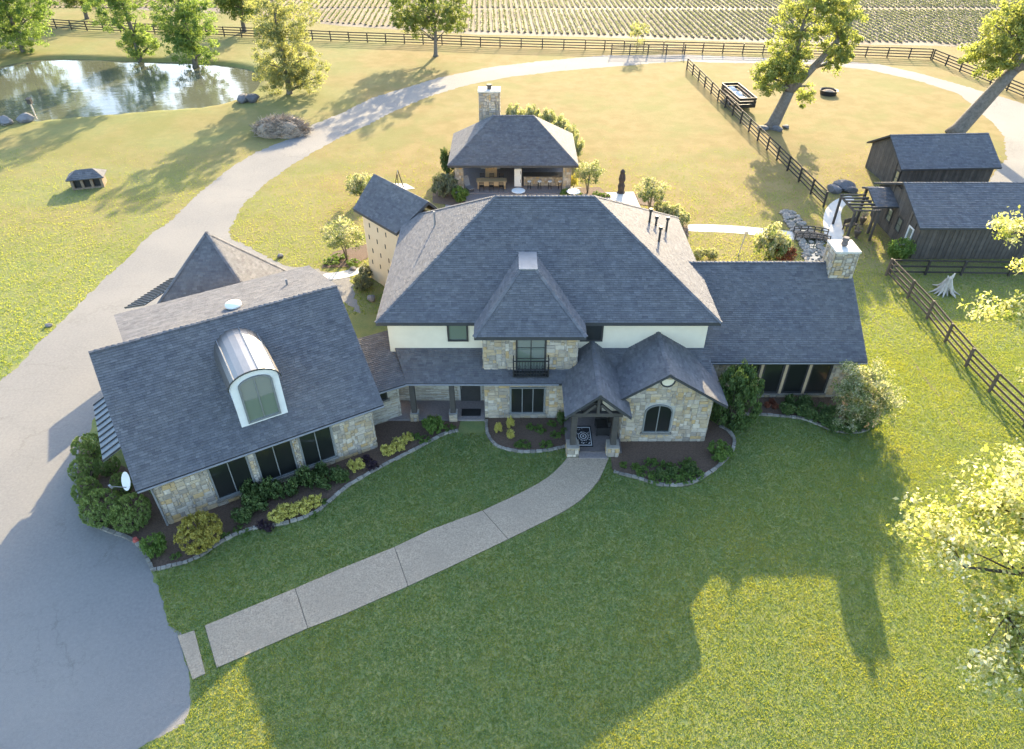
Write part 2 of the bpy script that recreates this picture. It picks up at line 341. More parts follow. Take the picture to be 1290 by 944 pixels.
POND = smooth(G2([(-90, 100), (0, 79), (53, 70), (110, 71), (173, 74), (233, 75), (277, 78), (307, 82), (330, 89), (328, 103), (318, 114), (300, 123), (267, 133), (200, 137), (133, 143), (67, 148), (0, 157), (-80, 165), (-140, 140)]), 2)
def ground():
    xs = np.concatenate([[-1500, -900, -500, -300, -200, -160], np.arange(-130, -18, .8), np.arange(-18, 60, 3), [80, 110, 150, 220, 320, 500, 900, 1500]])
    ys = np.concatenate([[-600, -300, -120, -60, -25], np.arange(-10, 56, 3), np.arange(57, 116, .8), [120, 130, 150, 180, 220, 280, 400, 600, 1000, 1800]])
    X, Y = np.meshgrid(xs, ys); ins = pip(X, Y, POND); d = pdist(X, Y, POND); d = np.where(ins, d, -d)
    t = np.clip((d+.7)/2.2, 0, 1); Z = -1.3*t*t*(3-2*t)
    nx, ny = len(xs), len(ys); V = np.stack([X, Y, Z], -1).reshape(-1, 3)
    idx = np.arange(nx*ny).reshape(ny, nx); F = np.stack([idx[:-1, :-1], idx[:-1, 1:], idx[1:, 1:], idx[1:, :-1]], -1).reshape(-1, 4)
    me = bpy.data.meshes.new('ground'); me.from_pydata(V.tolist(), [], F.tolist()); me.materials.append(M['ground'])
    me.polygons.foreach_set('use_smooth', [True]*len(me.polygons))
    o = bpy.data.objects.new('ground', me); link(o); o['kind'] = 'structure'
ground()
pc = np.mean(POND, axis=0)
sheet('pond_water', [(x, y) for x, y in POND], -.42, M['water'])

DRIVE_OUT = [(173, 944), (213, 922), (230, 912), (242, 892), (240, 856), (227, 802), (213, 789), (203, 752), (193, 719), (182, 696), (167, 679), (133, 669), (110, 656), (100, 640), (98, 600), (100, 560), (125, 520), (200, 470), (330, 400), (400, 360), (455, 395), (440, 350), (400, 340), (360, 335), (330, 320), (290, 300), (289, 290), (307, 257), (333, 233), (360, 213), (393, 193), (430, 172), (463, 158), (497, 140), (540, 122), (590, 107), (643, 97), (703, 90), (763, 85), (860, 77), (893, 79), (1020, 81), (1093, 88), (1160, 103), (1207, 118), (1230, 137), (1253, 157), (1265, 173), (1268, 200), (1253, 217), (1243, 232)]
DRIVE_IN = [(1420, 232), (1420, 195), (1290, 131), (1213, 108), (1160, 93), (1107, 81), (1040, 76), (860, 69), (763, 70), (683, 77), (617, 85), (553, 98), (470, 123), (430, 143), (400, 155), (360, 177), (320, 193), (283, 217), (247, 247), (217, 277), (187, 297), (167, 320), (130, 353), (100, 383), (70, 413), (43, 437), (17, 467), (0, 480), (-160, 590), (-260, 760), (-200, 944), (0, 1180), (120, 1000)]
DRIVE = G2(DRIVE_OUT+DRIVE_IN)
def rough_edge(pts, amp=.15, step=.3):
    q = []
    for i in range(len(pts)):
        a = Vector(pts[i]); b = Vector(pts[(i+1) % len(pts)]); n = max(1, int((b-a).length/step))
        n = min(n, 60); nn = Vector((-(b-a).y, (b-a).x)); nn = nn.normalized() if nn.length else nn
        for k in range(n):
            p = a.lerp(b, k/n)+nn*R.gauss(0, amp*.55); q.append((p.x, p.y))
    return q
sheet('driveway', rough_edge(DRIVE), .006, M['asphalt'])

# front walk of exposed-aggregate slabs
WL = [(258, 789), (372, 742), (430, 717), (497, 690), (543, 668), (608, 644), (660, 620), (690, 603), (707, 587), (715, 577)]
WR = [(273, 842), (388, 792), (430, 776), (514, 739), (560, 718), (640, 680), (707, 647), (733, 630), (755, 606), (767, 577)]
WALK = G2(WL)+G2(WR)[::-1]
walk = sheet('front_walk', WALK, .012, mat('joint', (.17, .14, .11)), thick=.05)
for a, b in ((0, 1), (1, 3), (3, 5), (5, 9)):
    l = G2(WL[a:b+1]); r_ = G2(WR[a:b+1])
    if b-a > 2: l = smooth(l, 2, False); r_ = smooth(r_, 2, False)
    def ins(p, q, k=.014):
        v = Vector((q[0]-p[0], q[1]-p[1])).normalized()*k; return (p[0]+v.x, p[1]+v.y)
    l = [ins(l[0], l[1])]+l[1:-1]+[ins(l[-1], l[-2])]; r_ = [ins(r_[0], r_[1])]+r_[1:-1]+[ins(r_[-1], r_[-2])]
    sheet('slab', l+r_[::-1], .045, M['aggregate'], walk, thick=.04, kind=None)
SLAB2 = G2([(224, 802), (245, 795), (259, 849), (243, 857)])
sheet('walk_slab', SLAB2, .04, M['aggregate'], thick=.05)

# back garden paths and patios
PATHS = [[(858, 282), (925, 284), (1000, 292), (1040, 298), (1064, 298), (1064, 304), (1040, 305), (1000, 303), (925, 293), (858, 292)],
         [(1040, 305), (1036, 280), (1040, 262), (1053, 251), (1072, 246), (1078, 253), (1062, 259), (1058, 275), (1066, 300)],
         [(405, 345), (430, 343), (468, 333), (470, 340), (432, 352), (408, 353)],
         [(757, 243), (798, 242), (808, 264), (763, 262)],
         [(487, 231), (512, 232), (523, 238), (500, 241)]]
PP = []
for i, p in enumerate(PATHS):
    q = G2(p); q = smooth(q, 2) if i in (0, 1, 2) else q
    PP.append(q); sheet('garden_path' if i in (0, 1, 2) else 'concrete_patio', q, .012+.005*i, M['concrete'])
PATIO = G2([(565, 236), (732, 236), (762, 266), (560, 266)])
sheet('brick_patio', PATIO, .02, M['brick'])

# planting beds
BEDS = {
 'A': [(193, 719), (220, 713), (247, 705), (280, 682), (313, 667), (353, 662), (387, 652), (410, 638), (430, 618), (463, 598), (493, 582), (527, 565), (557, 548), (577, 543), (582, 524), (480, 520), (460, 560), (300, 630), (220, 655), (160, 590), (100, 560), (97, 600), (100, 640), (112, 655), (133, 668), (167, 678), (182, 695)],
 'B': [(611, 522), (613, 547), (623, 562), (647, 570), (680, 570), (707, 565), (716, 560), (720, 522)],
 'C': [(768, 560), (771, 592), (810, 605), (830, 612), (867, 613), (900, 593), (920, 573), (927, 557), (918, 543), (903, 535), (880, 520), (780, 548)],
 'D': [(903, 535), (930, 523), (953, 523), (987, 525), (1013, 528), (1040, 540), (1067, 547), (1093, 543), (1108, 530), (1112, 505), (1080, 480), (900, 480)],
 'E': [(405, 338), (420, 318), (462, 308), (470, 322), (440, 337)],
 'F': [(800, 245), (835, 250), (865, 275), (868, 300), (830, 262), (806, 258)],
 'G': [(545, 225), (575, 236), (590, 262), (545, 256)], 'H': [(716, 238), (755, 236), (770, 250), (722, 248)]}
BP = {k: G2(v) for k, v in BEDS.items()}
for k, v in BP.items(): sheet('planting_bed', v, .02+.003*(ord(k)-65), M['mulch'])
# stone edging of the beds
def edging(px, label):
    pts = smooth(G2(px), 2, False); t = thing('stone_edging', label, 'edging', (*pts[len(pts)//2], 0))
    acc = 0; a = [Vector(p) for p in pts]; k = 0
    for i in range(len(a)-1):
        d = a[i+1]-a[i]; L_ = d.length
        if L_ < 1e-3: continue
        pos = 0
        while pos+.05 < L_:
            ln = min(R.uniform(.28, .5), L_-pos); ang = math.atan2(d.y, d.x); c = a[i]+d*((pos+ln/2)/L_)
            F = (Vector((c.x, c.y, 0)), Vector((math.cos(ang), math.sin(ang), 0)), Vector((-math.sin(ang), math.cos(ang), 0)))
            m = MB(); m.fbox(F, -ln/2+.012, ln/2-.012, 0, R.uniform(.09, .13), -R.uniform(.07, .1), R.uniform(.07, .1), R.random())
            m.v = [(x+R.uniform(-.015, .015), y+R.uniform(-.015, .015), z) for x, y, z in m.v]
            m.build('edging_stone', M['edging'], t); pos += ln
edging([(193, 719), (220, 713), (247, 705), (280, 682), (313, 667), (353, 662), (387, 652), (410, 638), (430, 618), (463, 598), (493, 582), (527, 565), (557, 548), (577, 543)], 'long curving stone border of the bed below the three big windows')
edging([(613, 530), (613, 547), (623, 562), (647, 570), (680, 570), (707, 565), (714, 562)], 'curved stone border of the small bed left of the porch steps')
edging([(773, 595), (810, 605), (830, 612), (867, 613), (900, 593), (920, 573), (927, 557), (918, 543), (905, 537)], 'rounded stone border of the bed under the arched gable window')
edging([(933, 523), (953, 523), (987, 525), (1013, 528), (1040, 540), (1067, 547), (1093, 543), (1108, 530)], 'stone border of the bed along the right wing')
edging([(110, 656), (133, 669), (167, 679), (182, 696), (193, 719)], 'pale stone border between the driveway and the round evergreens')

# crop field beyond the far fence
FB = G2([(-60, 3), (300, 18), (430, 33), (600, 44), (740, 47), (860, 51), (1040, 56), (1180, 58), (1300, 64), (1500, 80)])
sheet('crop_field', [(-230, 190), (-230, FB[0][1])]+FB+[(260, FB[-1][1]), (260, 330), (-230, 330)], .01, M['mud'])
def crops():
    fx = np.array([p[0] for p in FB]); fy = np.array([p[1] for p in FB]); o = np.argsort(fx)
    dirv = np.array([-math.sin(math.radians(2)), math.cos(math.radians(2))])
    mb = MB(); V = []; Rn = []
    for i in range(-95, 130):
        x0 = i*.98; y0 = float(np.interp(x0, fx[o], fy[o]))+1.5+R.random()*1.2
        for (s0, s1) in ((y0, 141), (143.2, 232)):
            if s1-s0 < 3: continue
            xa = lambda y: x0-(y-100)*math.tan(math.radians(2))
            a = Vector((xa(s0), s0, .0)); b = Vector((xa(s1), s1, .0)); h = .17
            mb.add([a+Vector((-.27, 0, 0)), a+Vector((.27, 0, 0)), a+Vector((.12, 0, h)), a+Vector((-.12, 0, h)), b+Vector((-.27, 0, 0)), b+Vector((.27, 0, 0)), b+Vector((.12, 0, h)), b+Vector((-.12, 0, h))],
                   [(0, 1, 2, 3), (7, 6, 5, 4), (1, 5, 6, 2), (2, 6, 7, 3), (3, 7, 4, 0)])
            n = int((min(s1, 200)-s0)/.42); ys = np.linspace(s0, min(s1, 200), max(n, 2))+NR.normal(0, .06, max(n, 2))
            keep = NR.random(len(ys)) < .88; ys = ys[keep]; xs = x0-(ys-100)*math.tan(math.radians(2))+NR.normal(0, .03, len(ys))
            for k in range(4):
                ang = NR.random(len(ys))*6.28; L_ = .2+.22*NR.random(len(ys)); z = np.full(len(ys), .16)
                dx, dy = np.cos(ang)*L_, np.sin(ang)*L_; px, py = -np.sin(ang)*.11, np.cos(ang)*.11
                q = np.stack([np.stack([xs, ys, z], -1), np.stack([xs+dx*.5+px, ys+dy*.5+py, z+.14], -1), np.stack([xs+dx, ys+dy, z+.1], -1), np.stack([xs+dx*.5-px, ys+dy*.5-py, z+.14], -1)], 1)
                V.append(q.reshape(-1, 3)); Rn.append(NR.random(len(ys)))
    mb.build('soil_ridges', M['ridge'], kind='structure')
    o_ = bpy.data.objects.new('crop_rows', npmesh('crop_rows', np.concatenate(V), 4, np.concatenate(Rn), M['crop'])); link(o_)
    tag(o_, 'long green crop rows on soil ridges in the far field', 'crops', kind='stuff')
crops()

# ------------------------------------------------------------------ building helpers: roofs, stone, windows
def clip(poly, hp):                                             # Sutherland-Hodgman in 2D, hp convex CCW
    out = poly
    for i in range(len(hp)):
        ax, ay = hp[i]; bx, by = hp[(i+1) % len(hp)]; inp = out; out = []
        if not inp: return []
        side = lambda p: (bx-ax)*(p[1]-ay)-(by-ay)*(p[0]-ax)
        for j in range(len(inp)):
            p = inp[j]; q = inp[(j+1) % len(inp)]; sp = side(p); sq = side(q)
            if sp >= 0: out.append(p)
            if (sp >= 0) != (sq >= 0):
                t = sp/(sp-sq); out.append((p[0]+t*(q[0]-p[0]), p[1]+t*(q[1]-p[1])))
    return out
def roof_plane(parent, poly, th=.16, name='roof', m=None, shing=True, expo=.13, lift=0.0):
    """poly: planar convex 3D polygon, first edge = eave"""
    P_ = [Vector(p) for p in poly]; U = (P_[1]-P_[0]).normalized(); n = None
    n = U.cross(P_[-1]-P_[0]).normalized(); flip = n.z < 0
    if flip: n = -n
    Vv = n.cross(U)
    deck = MB(); deck.prism([p+Vector((0, 0, lift)) for p in P_], (0, 0, -th)); ro = deck.build(name, M['fascia'], parent)
    if not shing: return ro
    hp = [((p-P_[0]).dot(U), (p-P_[0]).dot(Vv)) for p in P_]
    a = sum(hp[i][0]*hp[(i+1) % len(hp)][1]-hp[(i+1) % len(hp)][0]*hp[i][1] for i in range(len(hp)))
    if a < 0: hp = hp[::-1]
    u0 = min(p[0] for p in hp); u1 = max(p[0] for p in hp); v1 = max(p[1] for p in hp); v0 = min(p[1] for p in hp)
    mb = MB(); v = v0; row = 0
    while v < v1:
        u = u0-R.uniform(0, .4); tone = R.random()
        while u < u1:
            wd = R.choice((.18, .24, .3, .38)); q = clip([(u, v), (u+wd-.006, v), (u+wd-.006, v+expo), (u, v+expo)], hp)
            if len(q) >= 3:
                hb = .022+R.uniform(0, .014)
                hh = lambda y: lift+.006+(hb)*(1-(y-v)/expo)
                top = [P_[0]+U*x+Vv*y+n*hh(y) for x, y in q]
                rn = R.random(); mb.add(top, [tuple(range(len(top)))], rn)
                lo = sorted([p for p in q if p[1] < v+.01]);
                if len(lo) >= 2:
                    A, B = lo[0], lo[-1]
                    mb.add([P_[0]+U*A[0]+Vv*A[1]+n*lift, P_[0]+U*B[0]+Vv*B[1]+n*lift, P_[0]+U*B[0]+Vv*B[1]+n*hh(B[1]), P_[0]+U*A[0]+Vv*A[1]+n*hh(A[1])], [(0, 1, 2, 3)], rn)
            u += wd
        v += expo; row += 1
    s = mb.build('shingles', M['shingle'] if m is None else m, ro, kind='stuff'); return ro
def ridge_caps(parent, segs, m=None):
    mb = MB()
    for a, b in segs:
        a = Vector(a); b = Vector(b); d = b-a; n = max(1, int(d.length/.25)); x = d.cross(Vector((0, 0, 1))).normalized()
        for i in range(n):
            p = a+d*(i/n); q = a+d*((i+1.08)/n); up0 = Vector((0, 0, .05+.02*R.random())); up1 = Vector((0, 0, .035))
            mb.add([p-x*.13, p+up0, p+x*.13, q-x*.13, q+up1, q+x*.13], [(0, 1, 4, 3), (1, 2, 5, 4), (0, 2, 1), (3, 4, 5)], R.random())
    return mb.build('ridge_cap', m or M['shingle'], parent, kind='stuff')

STONE_POOL = []
def stone_wall(parent, F, poly, holes=(), name='stone_wall', back=.25, cell=.1, sizes=None, matk='stone', proud=.05, build_back=True):
    """F=(O,U,N) frame; poly in (u,v) convex; stones packed in random ashlar, each with its own depth"""
    O, U, N_ = F; u0 = min(p[0] for p in poly); u1 = max(p[0] for p in poly); v0 = min(p[1] for p in poly); v1 = max(p[1] for p in poly)
    mb = MB(); mb.prism([O+U*p[0]+Vector((0, 0, p[1])) for p in poly], -N_*back); wo = mb.build(name, M['mortar'], parent)
    nu, nv = int(round((u1-u0)/cell)), int(round((v1-v0)/cell)); cu = (u1-u0)/nu; cv = (v1-v0)/nv
    a = sum(poly[i][0]*poly[(i+1) % len(poly)][1]-poly[(i+1) % len(poly)][0]*poly[i][1] for i in range(len(poly))); pc_ = poly if a > 0 else poly[::-1]
    def inside(x, y):
        for i in range(len(pc_)):
            ax, ay = pc_[i]; bx, by = pc_[(i+1) % len(pc_)]
            if (bx-ax)*(y-ay)-(by-ay)*(x-ax) < -1e-6: return False
        return not any(h[0] < x < h[1] and h[2] < y < h[3] for h in holes)
    free = [[inside(u0+(i+.5)*cu, v0+(j+.5)*cv) for i in range(nu)] for j in range(nv)]
    sizes = sizes or [(5, 3), (4, 3), (4, 2), (3, 3), (6, 2), (3, 2), (2, 3), (5, 2), (2, 2)]
    st = []
    for j in range(nv):
        for i in range(nu):
            if not free[j][i]: continue
            opts = sizes[:]; R.shuffle(opts)
            for (sw, sh) in opts+[(2, 1), (1, 2), (1, 1)]:
                if i+sw <= nu and j+sh <= nv and all(free[j+b][i+c] for b in range(sh) for c in range(sw)): break
            for b in range(sh):
                for c in range(sw): free[j+b][i+c] = False
            g = .011
            st.append((sw*sh*cu*cv, u0+i*cu+g, u0+(i+sw)*cu-g, v0+j*cv+g, v0+(j+sh)*cv-g, proud*R.uniform(.55, 1.25), R.random()))
    for s in st: STONE_POOL.append((s[0]*(1 if matk == 'stone' else .3), s, F, wo, matk))
    return wo
def stone_shape(mb, F, s):
    O, U, N_ = F; _, a, b, c, d, w_, rn = s; bv = min(.025, (b-a)*.2, (d-c)*.2); j = lambda: R.uniform(-.008, .008)
    v = [O+U*x+Vector((0, 0, y)) for x, y in ((a, c), (b, c), (b, d), (a, d))]
    m_ = [O+U*(x+j())+Vector((0, 0, y+j()))+N_*(w_*.6) for x, y in ((a, c), (b, c), (b, d), (a, d))]
    t = [O+U*(x+j())+Vector((0, 0, y+j()))+N_*(w_+j()*.8) for x, y in ((a+bv, c+bv), (b-bv, c+bv), (b-bv, d-bv), (a+bv, d-bv))]
    f = [(8, 9, 10, 11)]
    for k in range(4): k2 = (k+1) % 4; f += [(k, k2, 4+k2, 4+k), (4+k, 4+k2, 8+k2, 8+k)]
    mb.add(v+m_+t, f, rn)
def flush_stones(limit=290):
    pool = sorted(STONE_POOL, key=lambda q: -q[0]); small = {}
    for i, (ar, s, F, wo, mk) in enumerate(pool):
        if i < limit: mb = MB(); stone_shape(mb, F, s); mb.build('stone', M[mk], wo)
        else: small.setdefault((wo.name, mk), (wo, [])) [1].append((F, s))
    for (nm, mk), (wo, l) in small.items():
        mb = MB()
        for F, s in l: stone_shape(mb, F, s)
        mb.build('small_stones', M[mk], wo, kind='stuff')
    STONE_POOL.clear()

def window(parent, F, u0, u1, v0, v1, cols=2, rows=1, w=.02, fr=.07, glass='glass', framem='wframe', arch=0, depth=.08, sill=True, bar=.05):
    O, U, N_ = F; p = lambda u, v, ww: O+U*u+Vector((0, 0, v))+N_*ww
    fm = MB()
    if not arch:
        for (a, b, c, d) in ((u0, u1, v0, v0+fr), (u0, u1, v1-fr, v1), (u0, u0+fr, v0+fr, v1-fr), (u1-fr, u1, v0+fr, v1-fr)): fm.fbox(F, a, b, c, d, w, w+depth)
    else:
        um = (u0+u1)/2; hw = (u1-u0)/2; n = 10
        out = [(um-hw*math.cos(math.pi*k/n), v1-arch+arch*math.sin(math.pi*k/n)) for k in range(n+1)]
        inn = [(um-(hw-fr)*math.cos(math.pi*k/n), v1-arch+(arch-fr*.9)*math.sin(math.pi*k/n)) for k in range(n+1)]
        out = [(u0, v0)]+out+[(u1, v0)]; inn = [(u0+fr, v0)]+inn+[(u1-fr, v0)]
        for k in range(len(out)-1):
            q = [out[k], out[k+1], inn[k+1], inn[k]]; fm.prism([p(*z, w) for z in q], N_*depth)
        fm.fbox(F, u0+fr, u1-fr, v0, v0+fr, w, w+depth)
    wo = fm.build('window', M[framem], parent)
    iu0, iu1, iv0, iv1 = u0+fr, u1-fr, v0+fr, v1-(fr if not arch else fr*.9)
    bw = bar; cw = (iu1-iu0)/cols; rh = (iv1-iv0)/rows
    for c in range(cols):
        a, b = iu0+c*cw, iu0+(c+1)*cw
        for r_ in range(rows):
            lo, hi = iv0+r_*rh, iv0+(r_+1)*rh; g = MB()
            if arch:
                um = (u0+u1)/2; hw = (iu1-iu0)/2; f_ = lambda u: (v1-arch)+(arch-fr*.9)*math.sqrt(max(0, 1-((u-um)/hw)**2))
                pts = [(a, lo)]+[(b, lo)]+[(a+(b-a)*k/6, f_(a+(b-a)*k/6)) for k in range(6, -1, -1)]
                g.prism([p(x, y, w+.015) for x, y in pts], -N_*.012)
            else: g.fbox(F, a, b, lo, hi, w+.003, w+.015)
            g.build('pane', M[glass], wo)
    for c in range(1, cols):
        m = MB(); x = iu0+c*cw; m.fbox(F, x-bw/2, x+bw/2, iv0, iv1-.01, w+.017, w+depth*.7); m.build('mullion', M[framem], wo)
    for r_ in range(1, rows):
        m = MB(); y = iv0+r_*rh; m.fbox(F, iu0, iu1, y-.015, y+.015, w+.017, w+depth*.6); m.build('glazing_bar', M[framem], wo)
    if sill:
        m = MB(); m.fbox(F, u0-.1, u1+.1, v0-.1, v0-.003, w-.01, w+depth+.06); m.build('sill', M['edging'], wo)
    return wo
XV = Vector((1, 0, 0)); FN = Vector((0, -1, 0)); ZV = Vector((0, 0, 1))
def FR(x, y): return (Vector((x, y, 0)), XV, FN)

# ------------------------------------------------------------------ the house
house = thing('house', 'large stone and cream house with dark shingle hip roofs and an angled garage wing', 'house', (2, 33, 0))
# main block
mb = MB(); mb.box(-6.8, 10.7, 31.8, 43.4, 0, 5.85); mb.build('wall', M['stucco'], house)
EZ = 5.92; RZ = 10.28
x0, x1, y0, y1 = -7.29, 11.19, 31.25, 43.95; ry = 37.6; rx0, rx1 = -.95, 4.65
roof_plane(house, [(x0, y0, EZ), (x1, y0, EZ), (rx1, ry, RZ), (rx0, ry, RZ)], .2)
roof_plane(house, [(x1, y0, EZ), (x1, y1, EZ), (rx1, ry, RZ)], .2)
roof_plane(house, [(x1, y1, EZ), (x0, y1, EZ), (rx0, ry, RZ), (rx1, ry, RZ)], .2)
roof_plane(house, [(x0, y1, EZ), (x0, y0, EZ), (rx0, ry, RZ)], .2)
ridge_caps(house, [((x0, y0, EZ), (rx0, ry, RZ)), ((x1, y0, EZ), (rx1, ry, RZ)), ((rx0, ry, RZ), (rx1, ry, RZ)), ((x0, y1, EZ), (rx0, ry, RZ)), ((x1, y1, EZ), (rx1, ry, RZ))])
mb = MB(); mb.box(x0+.1, x1-.1, y0+.1, 31.79, EZ-.24, EZ-.215); mb.build('soffit', M['white'], house)
F2 = FR(0, 31.8)
window(house, F2, -3.55, -2.4, 4.35, 5.6, 1, 1, .0, .1, 'glass_bright', 'trim', sill=False)
window(house, F2, 3.75, 5.0, 4.35, 5.6, 1, 1, .0, .1, 'glass', 'trim', sill=False)
# stone tower over the ground floor window
FT1 = FR(0, 30.3)
stone_wall(house, FT1, [(-1.55, 0), (3.5, 0), (3.5, 2.9), (-1.55, 2.9)], [(-.1, 1.85, .3, 2.3)], back=1.5)
window(house, FT1, -.1, 1.85, .38, 2.3, 3, 1)
FT2 = FR(0, 30.65)
stone_wall(house, FT2, [(-1.55, 3.1), (3.52, 3.1), (3.52, 5.88), (-1.55, 5.88)], [(.2, 1.85, 3.1, 5.6)], back=1.14)
dr = window(house, FT2, .2, 1.85, 3.2, 5.55, 2, 3, .0, .1, 'glass_bright', 'trim', sill=False)
for xx in (-1.55, 3.52):
    s = -1 if xx < 0 else 1
    stone_wall(house, (Vector((xx, 31.2, 0)), Vector((0, 1, 0)) if s > 0 else Vector((0, -1, 0)), Vector((s, 0, 0))), [(-.55, 3.1), (.55, 3.1), (.55, 5.8), (-.55, 5.8)], back=.1)
tx0, tx1, ty, tz, cz = -1.98, 3.88, 29.95, 5.9, 8.25
roof_plane(house, [(tx0, ty, tz), (tx1, ty, tz), (1.3, 32.85, cz), (.42, 32.85, cz)], .2)
roof_plane(house, [(tx1, ty, tz), (tx1, 31.3, tz), (1.3, 34.7, cz), (1.3, 32.85, cz)], .2)
roof_plane(house, [(tx0, 31.3, tz), (tx0, ty, tz), (.42, 32.85, cz), (.42, 34.7, cz)], .2)
ridge_caps(house, [((tx0, ty, tz), (.42, 32.85, cz)), ((tx1, ty, tz), (1.3, 32.85, cz))])
mb = MB(); mb.box(.36, 1.36, 32.78, 34.75, cz-.05, cz+.06); mb.build('saddle_flashing', M['seam'], house)
# juliet balcony
bal = MB(); bal.box(.05, 2.0, 30.05, 30.6, 3.16, 3.24); bo = bal.build('balcony', M['iron'], house)
for zz in (3.42, 4.22):
    m = MB()
    for a, b in (((.08, 30.08, zz), (1.97, 30.08, zz)), ((.08, 30.08, zz), (.08, 30.6, zz)), ((1.97, 30.08, zz), (1.97, 30.6, zz))): m.bar(a, b, .05)
    m.build('rail', M['iron'], bo)
for i in range(13):
    m = MB(); xx = .08+i*1.89/12; m.bar((xx, 30.08, 3.24), (xx, 30.08, 4.24 if i not in (0, 12) else 4.4), .03 if i not in (0, 12) else .07); m.build('baluster', M['iron'], bo)
for i in range(1, 6):
    m = MB(); xx = .08+i*1.89/6; m.tube([(xx+.07*math.cos(t), 30.05, 3.86+.1*math.sin(t)) for t in [k*math.pi/4 for k in range(9)]], .014, 5); m.build('scroll', M['iron'], bo)
# lower front roof
LE, LZ, LP = 29.85, 2.88, .5
roof_plane(house, [(-5.75, LE, LZ), (11.0, LE, LZ), (11.0, 31.85, LZ+LP*2.0), (-6.55, 31.85, LZ+LP*2.0)], .14)
m = MB(); m.tube([(-5.8, LE-.05, LZ-.06), (2.55, LE-.05, LZ-.06)], .05, 6); m.build('gutter', M['gutter'], house)
# breezeway roof to the garage
ed = Vector((math.cos(math.radians(27)), math.sin(math.radians(27)), 0)); en = Vector((-ed.y, ed.x, 0)); eo = Vector((-5.75, LE, LZ))
Bz = lambda u, v: eo+ed*u+en*v+Vector((0, 0, .33*v))
roof_plane(house, [Bz(-3.2, 0), Bz(0, 0), Bz(.55, 2.3), Bz(.6, 3.6), Bz(-3.6, 3.6)], .14)
m = MB(); m.tube([Bz(-3.0, -.05)-ZV*.06, Bz(0, -.05)-ZV*.06], .05, 6); m.build('gutter', M['gutter'], house)
# left covered porch: floor, posts, ledge-stone wall, door
m = MB(); m.box(-8.6, -1.56, 30.0, 31.79, 0, .12); m.build('porch_floor', M['brick'], house)
stone_wall(house, FR(0, 31.7), [(-6.7, .12), (-1.6, .12), (-1.6, 3.0), (-6.7, 3.0)], [(-3.1, -1.75, .1, 2.5)], back=.2, cell=.08, sizes=[(6, 1), (4, 1), (5, 1), (7, 1), (3, 1)], matk='ledge', proud=.035)
dw = MB(); dw.fbox(FR(0, 31.7), -3.0, -1.85, .13, 2.45, .0, .06); do = dw.build('door', M['trim'], house)
for (a, b) in ((-2.85, -2.45), (-2.4, -2.0)):
    for (c, d) in ((1.3, 1.75), (1.8, 2.25)):
        m = MB(); m.fbox(FR(0, 31.7), a, b, c, d, .061, .075); m.build('pane', M['glass_bright'], do)
m = MB(); m.tube([(-2.92, 31.6, 1.05), (-2.92, 31.6, 1.3)], .02, 6); m.build('handle', M['metal_white'], do)
for xx in (-5.55, -3.35):
    m = MB(); m.box(xx-.14, xx+.14, 30.05, 30.33, .55, 2.82); m.build('porch_post', M['beam'], house)
    m = MB(); m.box(xx-.24, xx+.24, 29.96, 30.43, 0, .56); pb = m.build('post_base', M['mortar'], house)
    stone_wall(house, FR(xx, 29.96), [(-.24, 0), (.24, 0), (.24, .56), (-.24, .56)], back=.02, name='post_base')
# breezeway wall behind, dark opening below its roof
fb = (Vector((-8.3, 29.4, 0)), ed, Vector((ed.y, -ed.x, 0)))
stone_wall(house, fb, [(-.6, 0), (2.2, 0), (2.2, 3.0), (-.6, 3.0)], [(.2, 1.5, 1.6, 2.7)], back=.2, cell=.08, sizes=[(6, 1), (4, 1), (5, 1), (3, 1)], matk='ledge', proud=.035)
window(house, fb, .2, 1.5, 1.65, 2.6, 2, 1, framem='trim')
# stone gable with arched window
FG = FR(0, 28.34)
stone_wall(house, FG, [(5.98, 0), (10.6, 0), (10.6, 3.05), (8.03, 4.72), (5.98, 3.3)], [(7.05, 8.65, .6, 2.6), (7.3, 8.4, .6, 2.78)], back=.3)
window(house, FG, 7.1, 8.6, .7, 2.7, 2, 1, .005, .07, arch=.55)
m = MB(); m.fbox(FG, 7.72, 8.35, 4.0, 4.42, .03, .07); gv = m.build('gable_vent', M['stucco'], house)
m = MB(); m.tube([(8.03+.36*math.cos(t), 28.25, 4.33+.36*math.sin(t)) for t in [math.pi+k*math.pi/8 for k in range(9)]], .045, 6); m.build('vent_surround', M['trim'], gv)
m = MB(); m.box(5.98, 10.6, 28.62, 31.79, 0, 2.9); m.build('gable_wing_wall', M['mortar'], house)
stone_wall(house, (Vector((10.62, 30, 0)), Vector((0, 1, 0)), XV), [(-1.66, 0), (1.7, 0), (1.7, 3.0), (-1.66, 3.0)], back=.02)
stone_wall(house, (Vector((5.96, 30, 0)), Vector((0, -1, 0)), -XV), [(-1.7, 0), (1.66, 0), (1.66, 3.2), (-1.7, 3.2)], back=.02)
def gable_roof(par, xl, zl, xr, zr, xc, zc, ya, yb, th=.16):
    roof_plane(par, [(xl, yb, zl), (xl, ya, zl), (xc, ya, zc), (xc, yb, zc)], th)
    roof_plane(par, [(xr, ya, zr), (xr, yb, zr), (xc, yb, zc), (xc, ya, zc)], th)
    ridge_caps(par, [((xc, ya, zc), (xc, yb, zc))])
gable_roof(house, 5.67, 3.3, 11.34, 2.82, 8.03, 4.93, 28.0, 32.0)
